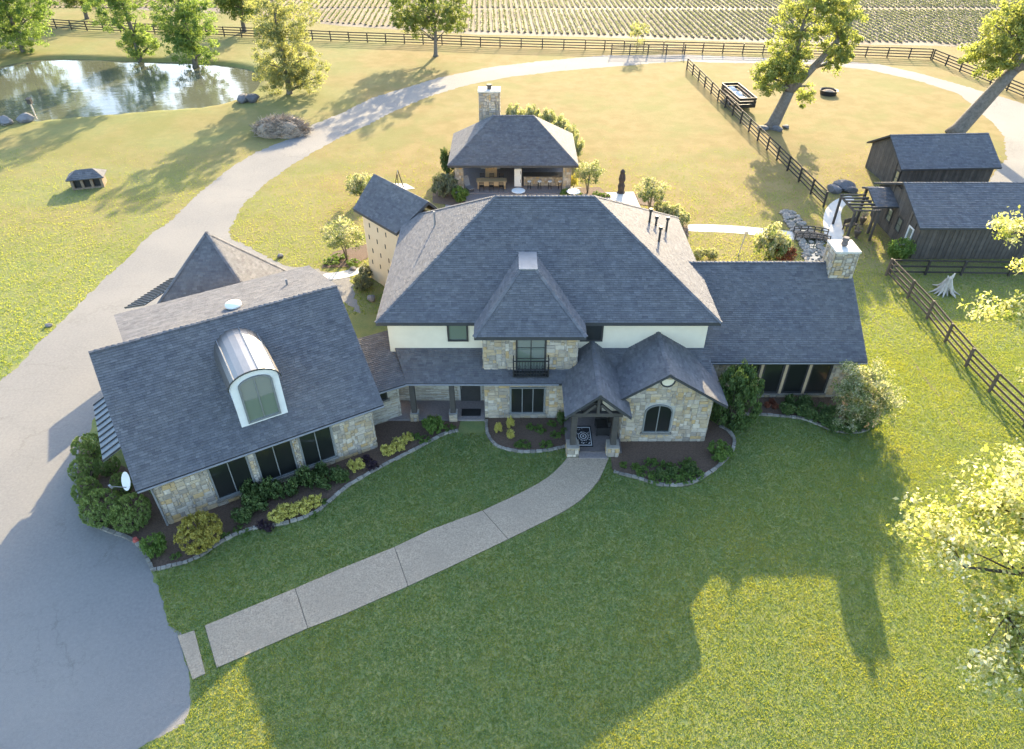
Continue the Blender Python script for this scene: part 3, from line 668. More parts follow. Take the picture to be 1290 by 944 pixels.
# entry porch
gable_roof(house, 2.73, 2.9, 6.15, 2.88, 4.44, 4.37, 27.05, 32.0)
m = MB(); m.box(2.95, 5.95, 27.35, 30.28, 0, .17); m.build('entry_floor', M['brick'], house)
m = MB(); m.box(3.6, 5.1, 26.95, 27.345, 0, .1); m.build('entry_step', M['brick'], house)
for xx in (3.26, 5.42):
    m = MB(); m.box(xx-.15, xx+.15, 27.3, 27.6, .6, 2.75); m.build('entry_column', M['beam'], house)
    m = MB(); m.box(xx-.3, xx+.3, 27.12, 27.72, 0, .62); m.build('column_base', M['mortar'], house)
    for Fq in ((Vector((xx, 27.12, 0)), XV, FN), (Vector((xx+.3, 27.42, 0)), Vector((0, 1, 0)), XV), (Vector((xx-.3, 27.42, 0)), Vector((0, -1, 0)), -XV)):
        stone_wall(house, Fq, [(-.3, 0), (.3, 0), (.3, .62), (-.3, .62)], back=.015, name='column_base')
    m = MB(); m.box(xx-.33, xx+.33, 27.08, 27.75, .63, .7); m.build('base_cap', M['edging'], house)
tr = MB(); tr.box(3.0, 5.75, 27.33, 27.55, 2.68, 2.92); to = tr.build('truss', M['beam'], house)
for a, b in (((2.95, 27.3, 2.86), (4.44, 27.3, 4.12)), ((5.9, 27.3, 2.86), (4.44, 27.3, 4.12)), ((4.44, 27.36, 2.9), (4.44, 27.36, 4.1)), ((3.7, 27.36, 2.9), (4.3, 27.36, 3.5)), ((5.18, 27.36, 2.9), (4.58, 27.36, 3.5))):
    m = MB(); m.bar(a, b, .14); m.build('truss_member', M['beam'], to)
m = MB(); m.fbox(FR(0, 30.28), 3.53, 5.9, .17, 2.9, .0, .02); m.build('entry_wall', M['stucco'], house)
m = MB(); m.fbox(FR(0, 30.26), 3.9, 5.1, .17, 2.4, .0, .05); eo_ = m.build('entry_door', M['trim'], house)
m = MB(); m.fbox(FR(0, 30.2), 4.2, 4.8, 1.2, 2.2, .0, .012); m.build('pane', M['glass'], eo_)
# right wing
WY, WZ = 31.68, 2.98; wr = 37.0; wrz = 6.38; wx0, wx1 = 9.5, 20.08
roof_plane(house, [(wx0, WY, WZ), (wx1, WY, WZ), (wx1, wr, wrz), (wx0, wr, wrz)], .2)
roof_plane(house, [(wx1, 42.3, WZ), (wx0, 42.3, WZ), (wx0, wr, wrz), (wx1, wr, wrz)], .2)
ridge_caps(house, [((10.5, wr, wrz), (wx1, wr, wrz))])
m = MB(); m.tube([(11.1, WY-.05, WZ-.08), (wx1, WY-.05, WZ-.08)], .05, 6); m.build('gutter', M['gutter'], house)
m = MB(); m.prism([(19.6, 32.15, 0), (19.6, 41.8, 0), (19.6, 41.8, 3.1), (19.6, 37, 6.1), (19.6, 32.15, 3.1)], (-8.9, 0, 0)); m.build('wing_wall', M['stucco'], house)
FW = FR(0, 32.13)
stone_wall(house, FW, [(10.8, 0), (19.6, 0), (19.6, 2.95), (10.8, 2.95)], [(13.0, 18.55, .3, 2.75)], back=.02)
for a in (13.1, 14.5, 15.9, 17.25):
    window(house, FW, a, a+1.2, .36, 2.7, 1, 1, .0, .09, 'glass', 'trim')
for a in (14.4, 15.8, 17.17):
    m = MB(); m.fbox(FW, a-.08, a+.08, .3, 2.75, .0, .09); m.build('window_pier', M['cream'], house)
# chimney of the right wing
cx0, cx1, cy0, cy1, ct = 18.65, 20.0, 36.1, 37.5, 7.45
m = MB(); m.box(cx0, cx1, cy0, cy1, 0, ct); ch = m.build('chimney', M['mortar'], house)
for Fq, a, b in (((Vector((cx0, cy0, 0)), XV, FN), 0, cx1-cx0), ((Vector((cx0, cy1, 0)), Vector((0, -1, 0)), -XV), 0, cy1-cy0), ((Vector((cx1, cy0, 0)), Vector((0, 1, 0)), XV), 0, cy1-cy0)):
    stone_wall(house, Fq, [(a, 5.0 if Fq[2].x < .5 else 0), (b, 5.0 if Fq[2].x < .5 else 0), (b, ct), (a, ct)], back=.015, name='chimney_face')
m = MB(); m.box(cx0-.05, cx1+.05, cy0-.05, cy1+.05, ct+.003, ct+.12); m.build('chimney_crown', M['concrete'], ch)
m = MB(); m.lathe((19.3, 36.8, ct+.16), [(.16, 0), (.2, .1), (.15, .25), (.2, .32), (.17, .5)], 10); m.build('chimney_pot', M['brick'], ch)
# rear-left wing, turned towards the garage court
e0, e1 = Vector((-11.19, 46.23, 5.5)), Vector((-7.6, 42.35, 5.5)); r0, r1 = Vector((-9.17, 47.03, 7.5)), Vector((-4.6, 42.1, 7.5))
dd = (e1-e0).normalized(); nn_ = Vector((-dd.y, dd.x, 0)); wv = (r0-e0).dot(nn_)
r0 = e0+nn_*wv+ZV*2.0; r1 = r0+dd*6.3
roof_plane(house, [e0, e0+dd*5.2, r1, r0], .2)
b0 = e0+nn_*2*wv; roof_plane(house, [b0+dd*6, b0, r0, r1], .2)
m = MB(); q0 = e0+dd*.5+nn_*.35; q1 = e0+dd*5.5+nn_*.35; q0.z = q1.z = 0; m.prism([q0, q1, q1+ZV*5.5, q0+ZV*5.5], nn_*(2*wv-.8)); m.build('wing_wall', M['stucco_tan'], house)
m = MB(); m.prism([q0+ZV*5.5, q0+nn_*(wv-.35)+ZV*7.3, q0+nn_*(2*wv-.8)+ZV*5.5], dd*.3); m.build('gable_end', M['stucco_tan'], house)
fw_ = (q0, dd, -nn_)
for i in range(3):
    for j in range(4):
        m = MB(); m.fbox(fw_, .5+i*1.0+.25*(j % 2), .62+i*1.0+.25*(j % 2), 1.4+j*1.0, 1.75+j*1.0, .0, .012); m.build('weep_vent', M['trim'], house)
# garage wing
GA = math.radians(30.1); gd = Vector((math.cos(GA), math.sin(GA), 0)); gn = Vector((-gd.y, gd.x, 0)); go = Vector((-16.95, 21.75, 0))
gp = lambda u, v, z: go+gd*u+gn*v+ZV*z
GE, GRZ, GW, GL = 3.2, 7.6, 5.34, 11.9; gpit = (GRZ-GE)/GW
roof_plane(house, [gp(-.05, 0, GE), gp(GL, 0, GE), gp(GL, GW, GRZ), gp(-.05, GW, GRZ)], .2)
roof_plane(house, [gp(1.4, 2*GW, GE), gp(-.05, 2*GW, GE), gp(-.05, GW, GRZ), gp(1.4, GW, GRZ)], .2)
roof_plane(house, [gp(GL-.2, 10.1, 6.5), gp(1.2, 10.1, 6.5), gp(1.45, GW, GRZ+.003), gp(GL, GW, GRZ+.003)], .2)
ridge_caps(house, [(gp(-.05, GW, GRZ), gp(GL, GW, GRZ))])
m = MB(); m.tube([gp(0, -.06, GE-.08), gp(GL, -.06, GE-.08)], .05, 6); m.build('gutter', M['gutter'], house)
FGA = (gp(0, .5, 0), gd, -gn)
stone_wall(house, FGA, [(.6, 0), (11.35, 0), (11.35, 3.25), (.6, 3.25)], [(2.95, 4.9, .3, 2.95), (5.15, 7.1, .3, 2.95), (7.35, 9.15, .3, 2.95)], back=.3)
for a, b in ((3.0, 4.85), (5.2, 7.05), (7.4, 9.1)): window(house, FGA, a, b, .45, 2.85, 2, 1, .0, .07)
m = MB(); m.prism([gp(.6, .85, 0), gp(.6, 9.6, 0), gp(.6, 9.6, 3.6), gp(.6, GW, 7.2), gp(.6, .85, 3.5)], gd*.3); sw = m.build('garage_side_wall', M['stucco'], house)
stone_wall(house, (gp(.6, .5, 0), -gn, -gd), [(-9.1, 0), (0, 0), (0, 3.2), (-9.1, 3.2)], [(-8.8, -3.2, 0, 2.7)], back=.02)
m = MB(); m.prism([gp(GL-.55, .85, 0), gp(GL-.55, 9.6, 0), gp(GL-.55, 9.6, 6.2), gp(GL-.55, GW, 7.2), gp(GL-.55, .85, 3.5)], -gd*.3); m.build('garage_end_wall', M['stucco'], house)
m = MB(); m.prism([gp(1.5, 9.6, 0), gp(GL-.9, 9.6, 0), gp(GL-.9, 9.6, 6.25), gp(1.5, 9.6, 6.25)], gn*.25); m.build('garage_back_wall', M['stucco'], house)
stone_wall(house, (gp(GL-.55, .5, 0), gn, gd), [(0, 0), (4, 0), (4, 3.2), (0, 3.2)], back=.02)
m = MB(); m.tube([gp(.5, .4, 3.1), gp(.5, .4, .1)], .05, 6); m.build('downspout', M['gutter'], house)
for a in (-8.6, -5.9):
    m = MB(); m.fbox((gp(.6, .5, 0), -gn, -gd), a, a+2.5, 0, 2.6, .0, .03); go2 = m.build('garage_door', M['white'], house)
    for i in range(4): m2 = MB(); m2.fbox((gp(.6, .5, 0), -gn, -gd), a+.06, a+2.44, .06+.65*i, .62+.65*i, .031, .05); m2.build('panel', M['white'], go2)
def seam_roof(par, a, b, c, d, n, name='metal_awning', m_='seam'):      # a-b low edge, c-d high edge (c above b)
    a, b, c, d = map(Vector, (a, b, c, d)); mb = MB(); mb.prism([a, b, c, d], (0, 0, -.08)); ao = mb.build(name, M[m_], par)
    for i in range(n+1):
        t = i/n; mm = MB(); mm.bar(a.lerp(b, t)+ZV*.025, d.lerp(c, t)+ZV*.025, .045, .06); mm.build('seam', M['trim'], ao)
    return ao
seam_roof(house, gp(-1.25, 3.55, 2.62), gp(-1.25, 8.3, 2.62), gp(.55, 8.3, 3.5), gp(.55, 3.55, 3.5), 10)
# dormer with barrel metal roof
dz0 = GE+gpit*.92; FD = (gp(0, .92, 0), gd, -gn)
du0, du1, dsp, dtop = 5.08, 7.32, 6.35, 7.02; um = (du0+du1)/2; hw = (du1-du0)/2; nseg = 12
arc = [(um-hw*math.cos(math.pi*k/nseg), dsp+(dtop-dsp)*math.sin(math.pi*k/nseg)) for k in range(nseg+1)]
roofz = lambda v: GE+gpit*v
mb = MB(); p3 = lambda u, z, v: gp(u, v, z)
mb.prism([p3(du0, dz0-.3, .92), p3(du1, dz0-.3, .92)]+[p3(u, z, .92) for u, z in arc[::-1]], gn*.2); dfo = mb.build('dormer', M['white'], house)
for u in (du0+.02, du1-.12):
    mb = MB(); mb.prism([p3(u, dz0-.2, 1.1), p3(u, dsp+.02, 1.1), p3(u, dsp+.02, (dsp-GE)/gpit+.3), p3(u, dz0-.2, 1.4)], gd*.1); mb.build('dormer_cheek', M['white'], dfo)
arc2 = [(um-(hw+.1)*math.cos(math.pi*k/nseg), dsp-.03+(dtop-dsp+.12)*math.sin(math.pi*k/nseg)) for k in range(nseg+1)]
mb = MB()
for k in range(nseg):
    (ua, za), (ub, zb) = arc2[k], arc2[k+1]; fa = .78; la = (za-GE)/gpit+.25; lb = (zb-GE)/gpit+.25
    top = [p3(ua, za, fa), p3(ub, zb, fa), p3(ub, zb, lb), p3(ua, za, la)]; mb.add(top+[q-ZV*.05 for q in top], [(0, 1, 2, 3), (4, 7, 6, 5), (0, 4, 5, 1)])
mb.build('barrel_roof', M['metal_white'], dfo, smooth=False)
for k in (3, 7, 10):
    ua, za = arc2[k]; la = (za-GE)/gpit+.2; mb = MB(); mb.bar(p3(ua, za+.02, .76), p3(ua, za+.02, la), .04, .05); mb.build('roof_seam', M['seam'], dfo)
mb = MB(); mb.tube([p3(u, z, .79) for u, z in arc2], .035, 6); mb.build('arch_trim', M['trim'], dfo)
window(dfo, FD, 5.42, 7.0, 4.12, 6.72, 2, 1, .0, .09, 'glass_bright', 'wframe', arch=.42, sill=False)
# porte-cochere pyramid behind the garage
ta = Vector(G(260, 293, 7.8))
def on_hip(px, py, y=None, x=None, z=3.3):
    n = Vector(np.cross(ray(260, 293), ray(px, py)).tolist()); c = Vector(_C.tolist())
    if y is not None: return Vector(((n.dot(c)-n.y*y-n.z*z)/n.x, y, z))
    return Vector((x, (n.dot(c)-n.x*x-n.z*z)/n.y, z))
tfl = on_hip(203.3, 376.7, y=34.2); tfr = on_hip(302.7, 355, y=34.2); tbr = on_hip(348, 343, x=tfr.x)
tby = max(tbr.y, ta.y+2.5); tbl = Vector((tfl.x, tby, 3.3)); tbr = Vector((tfr.x, tby, 3.3))
roof_plane(house, [tfl, tfr, ta], .18); roof_plane(house, [tfr, tbr, ta], .18); roof_plane(house, [tbr, tbl, ta], .18); roof_plane(house, [tbl, tfl, ta], .18)
ridge_caps(house, [(tfl, ta), (tfr, ta), (tbr, ta), (tbl, ta)])
mb = MB(); mb.box(tfl.x+.6, tfr.x-.6, tfl.y+.3, tby-.5, 0, 3.2); mb.build('turret_wall', M['stucco'], house)
s0 = Vector(G(157, 388, 2.9)); s1 = Vector(G(213, 352, 2.9))
sdir = (s1-s0).normalized(); sn = Vector((sdir.y, -sdir.x, 0))
seam_roof(house, s0, s1, s1+sn*1.9+ZV*.7, s0+sn*1.9+ZV*.7, 14)
# vents and pipes
def on_plane(px, py, p0, n):
    d = Vector(ray(px, py).tolist()); c = Vector(_C.tolist()); n = Vector(n); return c+d*((Vector(p0)-c).dot(n)/d.dot(n))
mp = (RZ-EZ)/(11.19-4.65); mpl = (RZ-EZ)/(-.95+7.29)
for (px, py, h) in ((818, 281, .75), (826, 285, .5), (839, 292, .8), (830, 305, .8)):
    b = on_plane(px, py, (11.19, 35, EZ), (mp, 0, 1)); m = MB(); m.tube([b-ZV*.1, b+ZV*h], .07, 8); vo = m.build('vent_pipe', M['trim'], house)
    m = MB(); m.tube([b+ZV*h, b+ZV*(h+.18)], .12, 8); m.build('cap', M['trim'], vo)
b = on_plane(548, 284, (-7.29, 35, EZ), (-mpl, 0, 1)); m = MB(); m.tube([b-ZV*.1, b+ZV*.9], .06, 8); vo = m.build('vent_pipe', M['gutter'], house)
gback = (gn*.243+ZV)
b = on_plane(295, 388, gp(5, GW, GRZ), gback); m = MB(); m.lathe(b, [(.22, -.1), (.22, .12), (.42, .16), (.4, .26), (.2, .36), (.01, .38)], 16); m.build('roof_ventilator', M['white'], house, smooth=True)
b = on_plane(362, 360, gp(5, GW, GRZ), gback); m = MB(); m.tube([b-ZV*.1, b+ZV*.4], .06, 8); m.build('vent_pipe', M['gutter'], house)
# satellite dish on the garage corner
db = gp(.1, .9, 2.75); m = MB(); m.tube([db+gd*.5, db-gd*.15, db-gd*.3+ZV*.35], .03, 6); dso = m.build('satellite_dish', M['gutter'], house)
dc = db-gd*.35+ZV*.42; dn = (-gd*.9-gn*.35+ZV*.45).normalized(); dx = dn.cross(ZV).normalized(); dy = dx.cross(dn)
m = MB(); rings = [(0, 0), (.14, .015), (.28, .055), (.4, .12)]; vv = []; ff = []
for rr, hh in rings:
    for k in range(16): t = k*math.pi/8; vv.append(dc+dx*rr*math.cos(t)+dy*rr*1.15*math.sin(t)+dn*hh)
for i in range(3):
    for k in range(16): ff.append((i*16+k, i*16+(k+1) % 16, (i+1)*16+(k+1) % 16, (i+1)*16+k))
m.add(vv, ff); m.build('reflector', M['white'], dso, smooth=True)
m = MB(); m.bar(dc-dy*.35+dn*.05, dc-dy*.1+dn*.75, .035); m.bar(dc-dy*.18+dn*.72, dc-dy*.02+dn*.85, .12, .1); m.build('feed_arm', M['gutter'], dso)
flush_stones(295)

# things on the porches
def rugmat():
    m = bpy.data.materials.new('rug'); m.use_nodes = True; N = m.node_tree.nodes; L = m.node_tree.links; b = N['Principled BSDF']; b.inputs['Roughness'].default_value = .95
    tc = N.new('ShaderNodeTexCoord'); sp = N.new('ShaderNodeSeparateXYZ'); L.new(tc.outputs['Object'], sp.inputs[0])
    def mth(op, a, b_=None):
        n = N.new('ShaderNodeMath'); n.operation = op
        for i, q in enumerate((a, b_)):
            if q is None: continue
            if isinstance(q, (int, float)): n.inputs[i].default_value = q
            else: L.new(q, n.inputs[i])
        return n.outputs[0]
    ax = mth('MULTIPLY', mth('ABSOLUTE', sp.outputs[0]), 1/.48); ay = mth('MULTIPLY', mth('ABSOLUTE', sp.outputs[1]), 1/.85)
    ed_ = mth('MAXIMUM', ax, ay); band = mth('MULTIPLY', mth('GREATER_THAN', ed_, .8), mth('LESS_THAN', ed_, .88))
    rad = mth('SQRT', mth('ADD', mth('POWER', mth('MULTIPLY', sp.outputs[0], 1.2), 2), mth('POWER', sp.outputs[1], 2)))
    ring = mth('GREATER_THAN', mth('SINE', mth('MULTIPLY', rad, 42)), .35); ins = mth('LESS_THAN', ed_, .72)
    vo = N.new('ShaderNodeTexVoronoi'); vo.inputs['Scale'].default_value = 9; L.new(tc.outputs['Object'], vo.inputs['Vector'])
    leafy = mth('LESS_THAN', vo.outputs['Distance'], .33); inner = mth('LESS_THAN', rad, .34)
    fill = mth('ADD', mth('MULTIPLY', inner, ring), mth('MULTIPLY', mth('SUBTRACT', 1, inner), leafy))
    f = mth('MAXIMUM', band, mth('MULTIPLY', ins, fill)); mx = N.new('ShaderNodeMix'); mx.data_type = 'RGBA'; L.new(f, mx.inputs[0])
    mx.inputs[6].default_value = (.018, .018, .02, 1); mx.inputs[7].default_value = (.5, .5, .5, 1); L.new(mx.outputs[2], b.inputs['Base Color']); return m
m = MB(); m.box(-.48, .48, -.85, .85, 0, .015); o = m.build('door_rug', rugmat()); o.location = (3.95, 28.55, .174)
tag(o, 'black and white patterned rug on the entry porch floor', 'rug')
def armchair(loc, rz, label):
    t = thing('patio_armchair', label, 'armchair', loc, rz=rz)
    for nm, bx in (('seat', (-.36, .36, -.34, .34, .25, .45)), ('backrest', (-.36, .36, .27, .42, .45, .95)), ('arm', (-.46, -.36, -.36, .4, .08, .62)), ('arm', (.36, .46, -.36, .4, .08, .62)), ('cushion', (-.34, .34, -.33, .26, .453, .56))):
        m = MB(); m.box(*bx); m.build(nm, M['black'], t, local=True)
    for sx in (-.4, .4):
        for sy in (-.3, .34): m = MB(); m.box(sx-.035, sx+.035, sy-.035, sy+.035, 0, .248 if abs(sx) < .3 else .079); m.build('leg', M['black'], t, local=True)
    return t
armchair((5.0, 29.0, .172), math.radians(-90), 'black boxy armchair beside the rug on the entry porch')
m = MB(); m.box(-.55, .55, -.3, .3, 0, .03); o = m.build('door_mat', M['black']); o.location = (-2.35, 30.6, .122); tag(o, 'dark door mat in front of the side porch door', 'mat')

# ------------------------------------------------------------------ pavilion
pav = thing('pavilion', 'open backyard pavilion with dark hip roof and tall stone chimney', 'pavilion', (0, 65, 0))
px0, px1, py0, py1, pez, prz = -5.75, 5.95, 61.0, 69.2, 2.75, 5.85; ph = (py1-py0)/2; pyc = (py0+py1)/2
prl, prr = -1.7, 1.95
roof_plane(pav, [(px0, py0, pez), (px1, py0, pez), (prr, pyc, prz), (prl, pyc, prz)], .2)
roof_plane(pav, [(px1, py0, pez), (px1, py1, pez), (prr, pyc, prz)], .2)
roof_plane(pav, [(px1, py1, pez), (px0, py1, pez), (prl, pyc, prz), (prr, pyc, prz)], .2)
roof_plane(pav, [(px0, py1, pez), (px0, py0, pez), (prl, pyc, prz)], .2)
ridge_caps(pav, [((px0, py0, pez), (prl, pyc, prz)), ((px1, py0, pez), (prr, pyc, prz)), ((prl, pyc, prz), (prr, pyc, prz))])
for (x, y) in ((px0+.55, py0+.55), (px1-1.3, py0+.55), (px0+.55, py1-1.3), (px1-1.3, py1-1.3)):
    m = MB(); m.box(x, x+.75, y, y+.75, 0, 2.6); m.build('column', M['mortar'], pav)
    if y < 63:
        stone_wall(pav, FR(x, y), [(0, 0), (.75, 0), (.75, 2.6), (0, 2.6)], back=.015, name='column_face')
m = MB(); m.box(px0+.2, px1-.2, py0+.2, py1-.2, .02, .06); m.build('floor', M['brick'], pav)
m = MB(); m.box(px0+.5, px1-.5, py1-.6, py1-.4, .06, 2.5); m.build('back_wall', M['beam'], pav)
pcx0, pcx1, pcy = -3.05, -1.15, 66.9; pct = 7.35
m = MB(); m.box(pcx0, pcx1, pcy, pcy+1.3, 0, pct); m.build('chimney', M['mortar'], pav)
for Fq, wdt in ((FR(pcx0, pcy), pcx1-pcx0), ((Vector((pcx0, pcy+1.3, 0)), Vector((0, -1, 0)), -XV), 1.3), ((Vector((pcx1, pcy, 0)), Vector((0, 1, 0)), XV), 1.3)):
    stone_wall(pav, Fq, [(0, 4.3), (wdt, 4.3), (wdt, pct), (0, pct)], back=.015, name='chimney_face')
m = MB(); m.box(pcx0-.1, pcx1+.1, pcy-.1, pcy+1.4, pct+.003, pct+.14); m.build('chimney_crown', M['concrete'], pav)
m = MB(); m.lathe(((pcx0+pcx1)/2, pcy+.6, pct+.14), [(.2, 0), (.2, .3), (.3, .34), (.28, .42)], 10); m.build('chimney_pot', M['beam'], pav)
for i in range(3):
    m = MB(); m.box(1.05+i*1.35, 2.35+i*1.35, 65.6, 65.66, 1.15, 2.6); m.build('roll_blind', M['cream'], pav)
m = MB(); m.box(1.1, 4.95, 62.9, 63.4, .06, 1.02); br = m.build('bar_counter', M['mortar'], pav)
stone_wall(pav, FR(0, 62.9), [(1.1, .06), (4.95, .06), (4.95, 1.02), (1.1, 1.02)], back=.01, name='bar_front')
m = MB(); m.box(1.0, 5.05, 62.6, 63.6, 1.023, 1.09); m.build('counter_top', M['beam'], pav)
flush_stones(150)
def stool(x, y, label):
    t = thing('bar_stool', label, 'stool', (x, y, .06), 'stools along the pavilion bar')
    m = MB(); m.lathe((0, 0, .68), [(.17, 0), (.19, .03), (.17, .07)], 12); m.build('seat', M['white'], t, local=True)
    for k in range(4): a = k*math.pi/2+.78; m = MB(); m.bar((.12*math.cos(a), .12*math.sin(a), .68), (.2*math.cos(a), .2*math.sin(a), 0), .03); m.build('leg', M['iron'], t, local=True)
    m = MB(); m.tube([(.17*math.cos(k*.785), .17*math.sin(k*.785), .25) for k in range(9)], .012, 5); m.build('footrest', M['iron'], t, local=True)
for i in range(4): stool(1.6+i*.95, 62.2, 'small bar stool with pale seat at the pavilion stone bar')
t = thing('dining_table', 'pale wooden table on the pavilion floor', 'table', (-1.9, 62.5, .06))
for i in range(5): m = MB(); m.box(-1.4, 1.4, -.45+i*.18, -.28+i*.18, .7, .75); m.build('top_plank', M['wood'], t, local=True)
for sx in (-1.25, 1.25):
    for sy in (-.35, .35): m = MB(); m.box(sx-.05, sx+.05, sy-.05, sy+.05, 0, .7); m.build('leg', M['wood'], t, local=True)
for nm, y in (('apron', -.4), ('apron', .4)): m = MB(); m.box(-1.19, 1.19, y-.02, y+.02, .3, .695); m.build(nm, M['wood'], t, local=True)
def chair(x, y, rz, label, grp):
    t = thing('metal_chair', label, 'chair', (x, y, .06), grp, rz)
    m = MB(); m.box(-.22, .22, -.22, .22, .43, .47); m.build('seat', M['black'], t, local=True)
    for sx in (-.2, .2):
        m = MB(); m.bar((sx, .2, 0), (sx, .27, .95), .035); m.build('leg', M['iron'], t, local=True)
        m = MB(); m.bar((sx, -.2, 0), (sx, -.2, .43), .035); m.build('leg', M['iron'], t, local=True)
    for z in (.65, .78, .91): m = MB(); m.bar((-.2, .25, z), (.2, .25, z), .03, .06); m.build('back_slat', M['iron'], t, local=True)
for i in range(3): chair(-2.8+i*.9, 61.75, math.pi, 'black metal chair tucked in on the house side of the pavilion table', 'chairs at the pavilion table')
for i in range(3): chair(-2.8+i*.9, 63.3, 0, 'black metal chair behind the pavilion table', 'chairs behind the pavilion table')
t = thing('wood_cabinet', 'golden wooden cabinet standing behind the pavilion table', 'cabinet', (-2.0, 65.2, .06))
m = MB(); m.box(-.55, .55, -.3, .3, 0, 1.7); m.build('case', M['wood'], t, local=True)
for sx in (-.53, .02): m = MB(); m.box(sx, sx+.51, -.33, -.303, .1, 1.65); dd_ = m.build('door', M['wood'], t, local=True); m = MB(); m.box(sx+.22, sx+.27, -.36, -.332, .85, 1.0); m.build('handle', M['iron'], dd_, local=True)
t = thing('white_fridge', 'white fridge at the end of the pavilion bar', 'fridge', (.55, 63.0, .06))
m = MB(); m.box(-.33, .33, -.3, .35, 0, 1.7); m.build('case', M['white'], t, local=True)
for z0, z1 in ((.05, 1.05), (1.08, 1.66)): m = MB(); m.box(-.32, .32, -.36, -.303, z0, z1); dd_ = m.build('door', M['white'], t, local=True); m = MB(); m.box(.22, .26, -.4, -.362, (z0+z1)/2-.15, (z0+z1)/2+.15); m.build('handle', M['iron'], dd_, local=True)
t = thing('lounge_recliner', 'grey folded recliner beside the left pavilion column', 'recliner', (-4.05, 61.9, .06), rz=.5)
m = MB(); m.bar((0, -.7, .35), (0, .1, .35), .55, .08); m.build('seat', M['gutter'], t, local=True)
m = MB(); m.bar((0, .1, .36), (0, .6, 1.15), .55, .08); m.build('backrest', M['gutter'], t, local=True)
for sx in (-.25, .25):
    for sy in (-.6, .2): m = MB(); m.bar((sx, sy, .33), (sx, sy+.1, 0), .04); m.build('leg', M['iron'], t, local=True)
def round_table(px, py, label):
    t = thing('patio_table', label, 'table', G(px, py), 'white round tables on the brick patio')
    m = MB(); m.lathe((0, 0, .7), [(.58, 0), (.62, .02), (.62, .05), (.58, .06)], 24); m.build('table_top', M['white'], t, local=True)
    m = MB(); m.lathe((0, 0, 0), [(.35, 0), (.33, .04), (.06, .08), (.05, .69)], 12); m.build('pedestal', M['gutter'], t, local=True)
round_table(653, 250, 'white round table on the brick patio in front of the pavilion')
round_table(722, 251, 'white round table on the brick patio in front of the pavilion')

# ------------------------------------------------------------------ barns
def barn(name, label, x0, x1, y0, w, ze, zr, rz=0.0, over=.4, windows=()):
    """local frame: eave line from (0,0) to (L,0); ridge at v=w"""
    t = thing(name, label, 'barn', (x0, y0, 0), rz=rz); L_ = x1-x0
    ca, sa = math.cos(rz), math.sin(rz); T = lambda u, v, z: Vector((x0+u*ca-v*sa, y0+u*sa+v*ca, z))
    holder = t
    def plane(poly):
        o = roof_plane(t, [T(*p) for p in poly], .14, expo=.18)
        return o
    t.rotation_euler = (0, 0, 0)
    plane([(0, 0, ze), (L_, 0, ze), (L_, w, zr), (0, w, zr)]); plane([(L_, 2*w, ze), (0, 2*w, ze), (0, w, zr), (L_, w, zr)])
    ridge_caps(t, [(T(0, w, zr), T(L_, w, zr))])
    zs = lambda v: ze-.18+(zr-ze)*(1-abs(v-w)/w)
    m = MB(); e = over+.04; m.prism([T(e, e, 0), T(e, 2*w-e, 0), T(e, 2*w-e, zs(2*w-e)-.05), T(e, w, zs(w)-.05), T(e, e, zs(e)-.05)], Vector((ca, sa, 0))*(L_-2*e)); m.build('frame_wall', M['trim'], t)
    def plank(a, b, za, zb, nrm):
        m = MB(); g = .012; d = (b-a).normalized(); q = a+d*g; r = b-d*g; dep = .035+R.uniform(0, .012)
        m.prism([q, r, r+ZV*zb, q+ZV*za], nrm*dep, R.random()); m.build('plank', M['barn'], t)
    n = int((L_-2*over)/.33); st = (L_-2*over)/n
    for i in range(n):
        u = over+i*st; plank(T(u, over, 0), T(u+st, over, 0), zs(over), zs(over), Vector((sa, -ca, 0)))
        if i < n-1: m = MB(); m.bar(T(u+st, over-.06, 0), T(u+st, over-.06, zs(over)-.02), .06, .03); m.build('batten', M['barn'], t)
    n = int((2*w-2*over)/.33); st = (2*w-2*over)/n
    for i in range(n):
        v = over+i*st; cut = [q for q in windows if q[0] < v+st/2 < q[1]]
        if cut: plank(T(over, v, 0), T(over, v+st, 0), cut[0][2], cut[0][2], Vector((-ca, -sa, 0)))
        else: plank(T(over, v, 0), T(over, v+st, 0), zs(v), zs(v+st), Vector((-ca, -sa, 0)))
    for (a, b, c, d) in windows:
        F = (T(over, w, 0), Vector((sa, -ca, 0)), Vector((-ca, -sa, 0)))
        window(t, F, w-b, w-a, c, d, 1, 2, .0, .1, 'glass_bright', 'white' if d > 2 else 'trim', sill=False)
        m = MB(); m.fbox(F, w-b, w-a, d+.003, min(zs(a), zs(b)), .0, .04); m.build('plank', M['barn'], t)
    return t, T
barn('far_barn', 'dark board barn with shingle roof behind the other barn, tree at its back', 34.97, 44.3, 61.1, 3.46, 2.35, 4.25, .05, windows=((.5, 1.3, .5, 1.9),))
nb, NT = barn('near_barn', 'dark brown board barn with lean-to porch roof beside the fenced pen', 30.8, 45.5, 48.6, 4.28, 2.8, 4.6, windows=((1.2, 2.0, .1, 2.1), (3.0, 3.9, .8, 2.0), (4.8, 5.7, .8, 2.0)))
# porch roof of the near barn
roof_plane(nb, [(29.3, 52.9, 2.55), (31.3, 52.9, 2.55), (31.3, 55.0, 3.25), (29.3, 55.0, 3.25)], .12, expo=.18)
roof_plane(nb, [(31.3, 56.0, 2.9), (29.3, 56.0, 2.9), (29.3, 55.0, 3.25), (31.3, 55.0, 3.25)], .12, expo=.18)
for y in (53.2, 55.6): m = MB(); m.box(29.5, 29.68, y, y+.18, 0, 2.5 if y < 54 else 2.9); m.build('porch_post', M['barn'], nb)
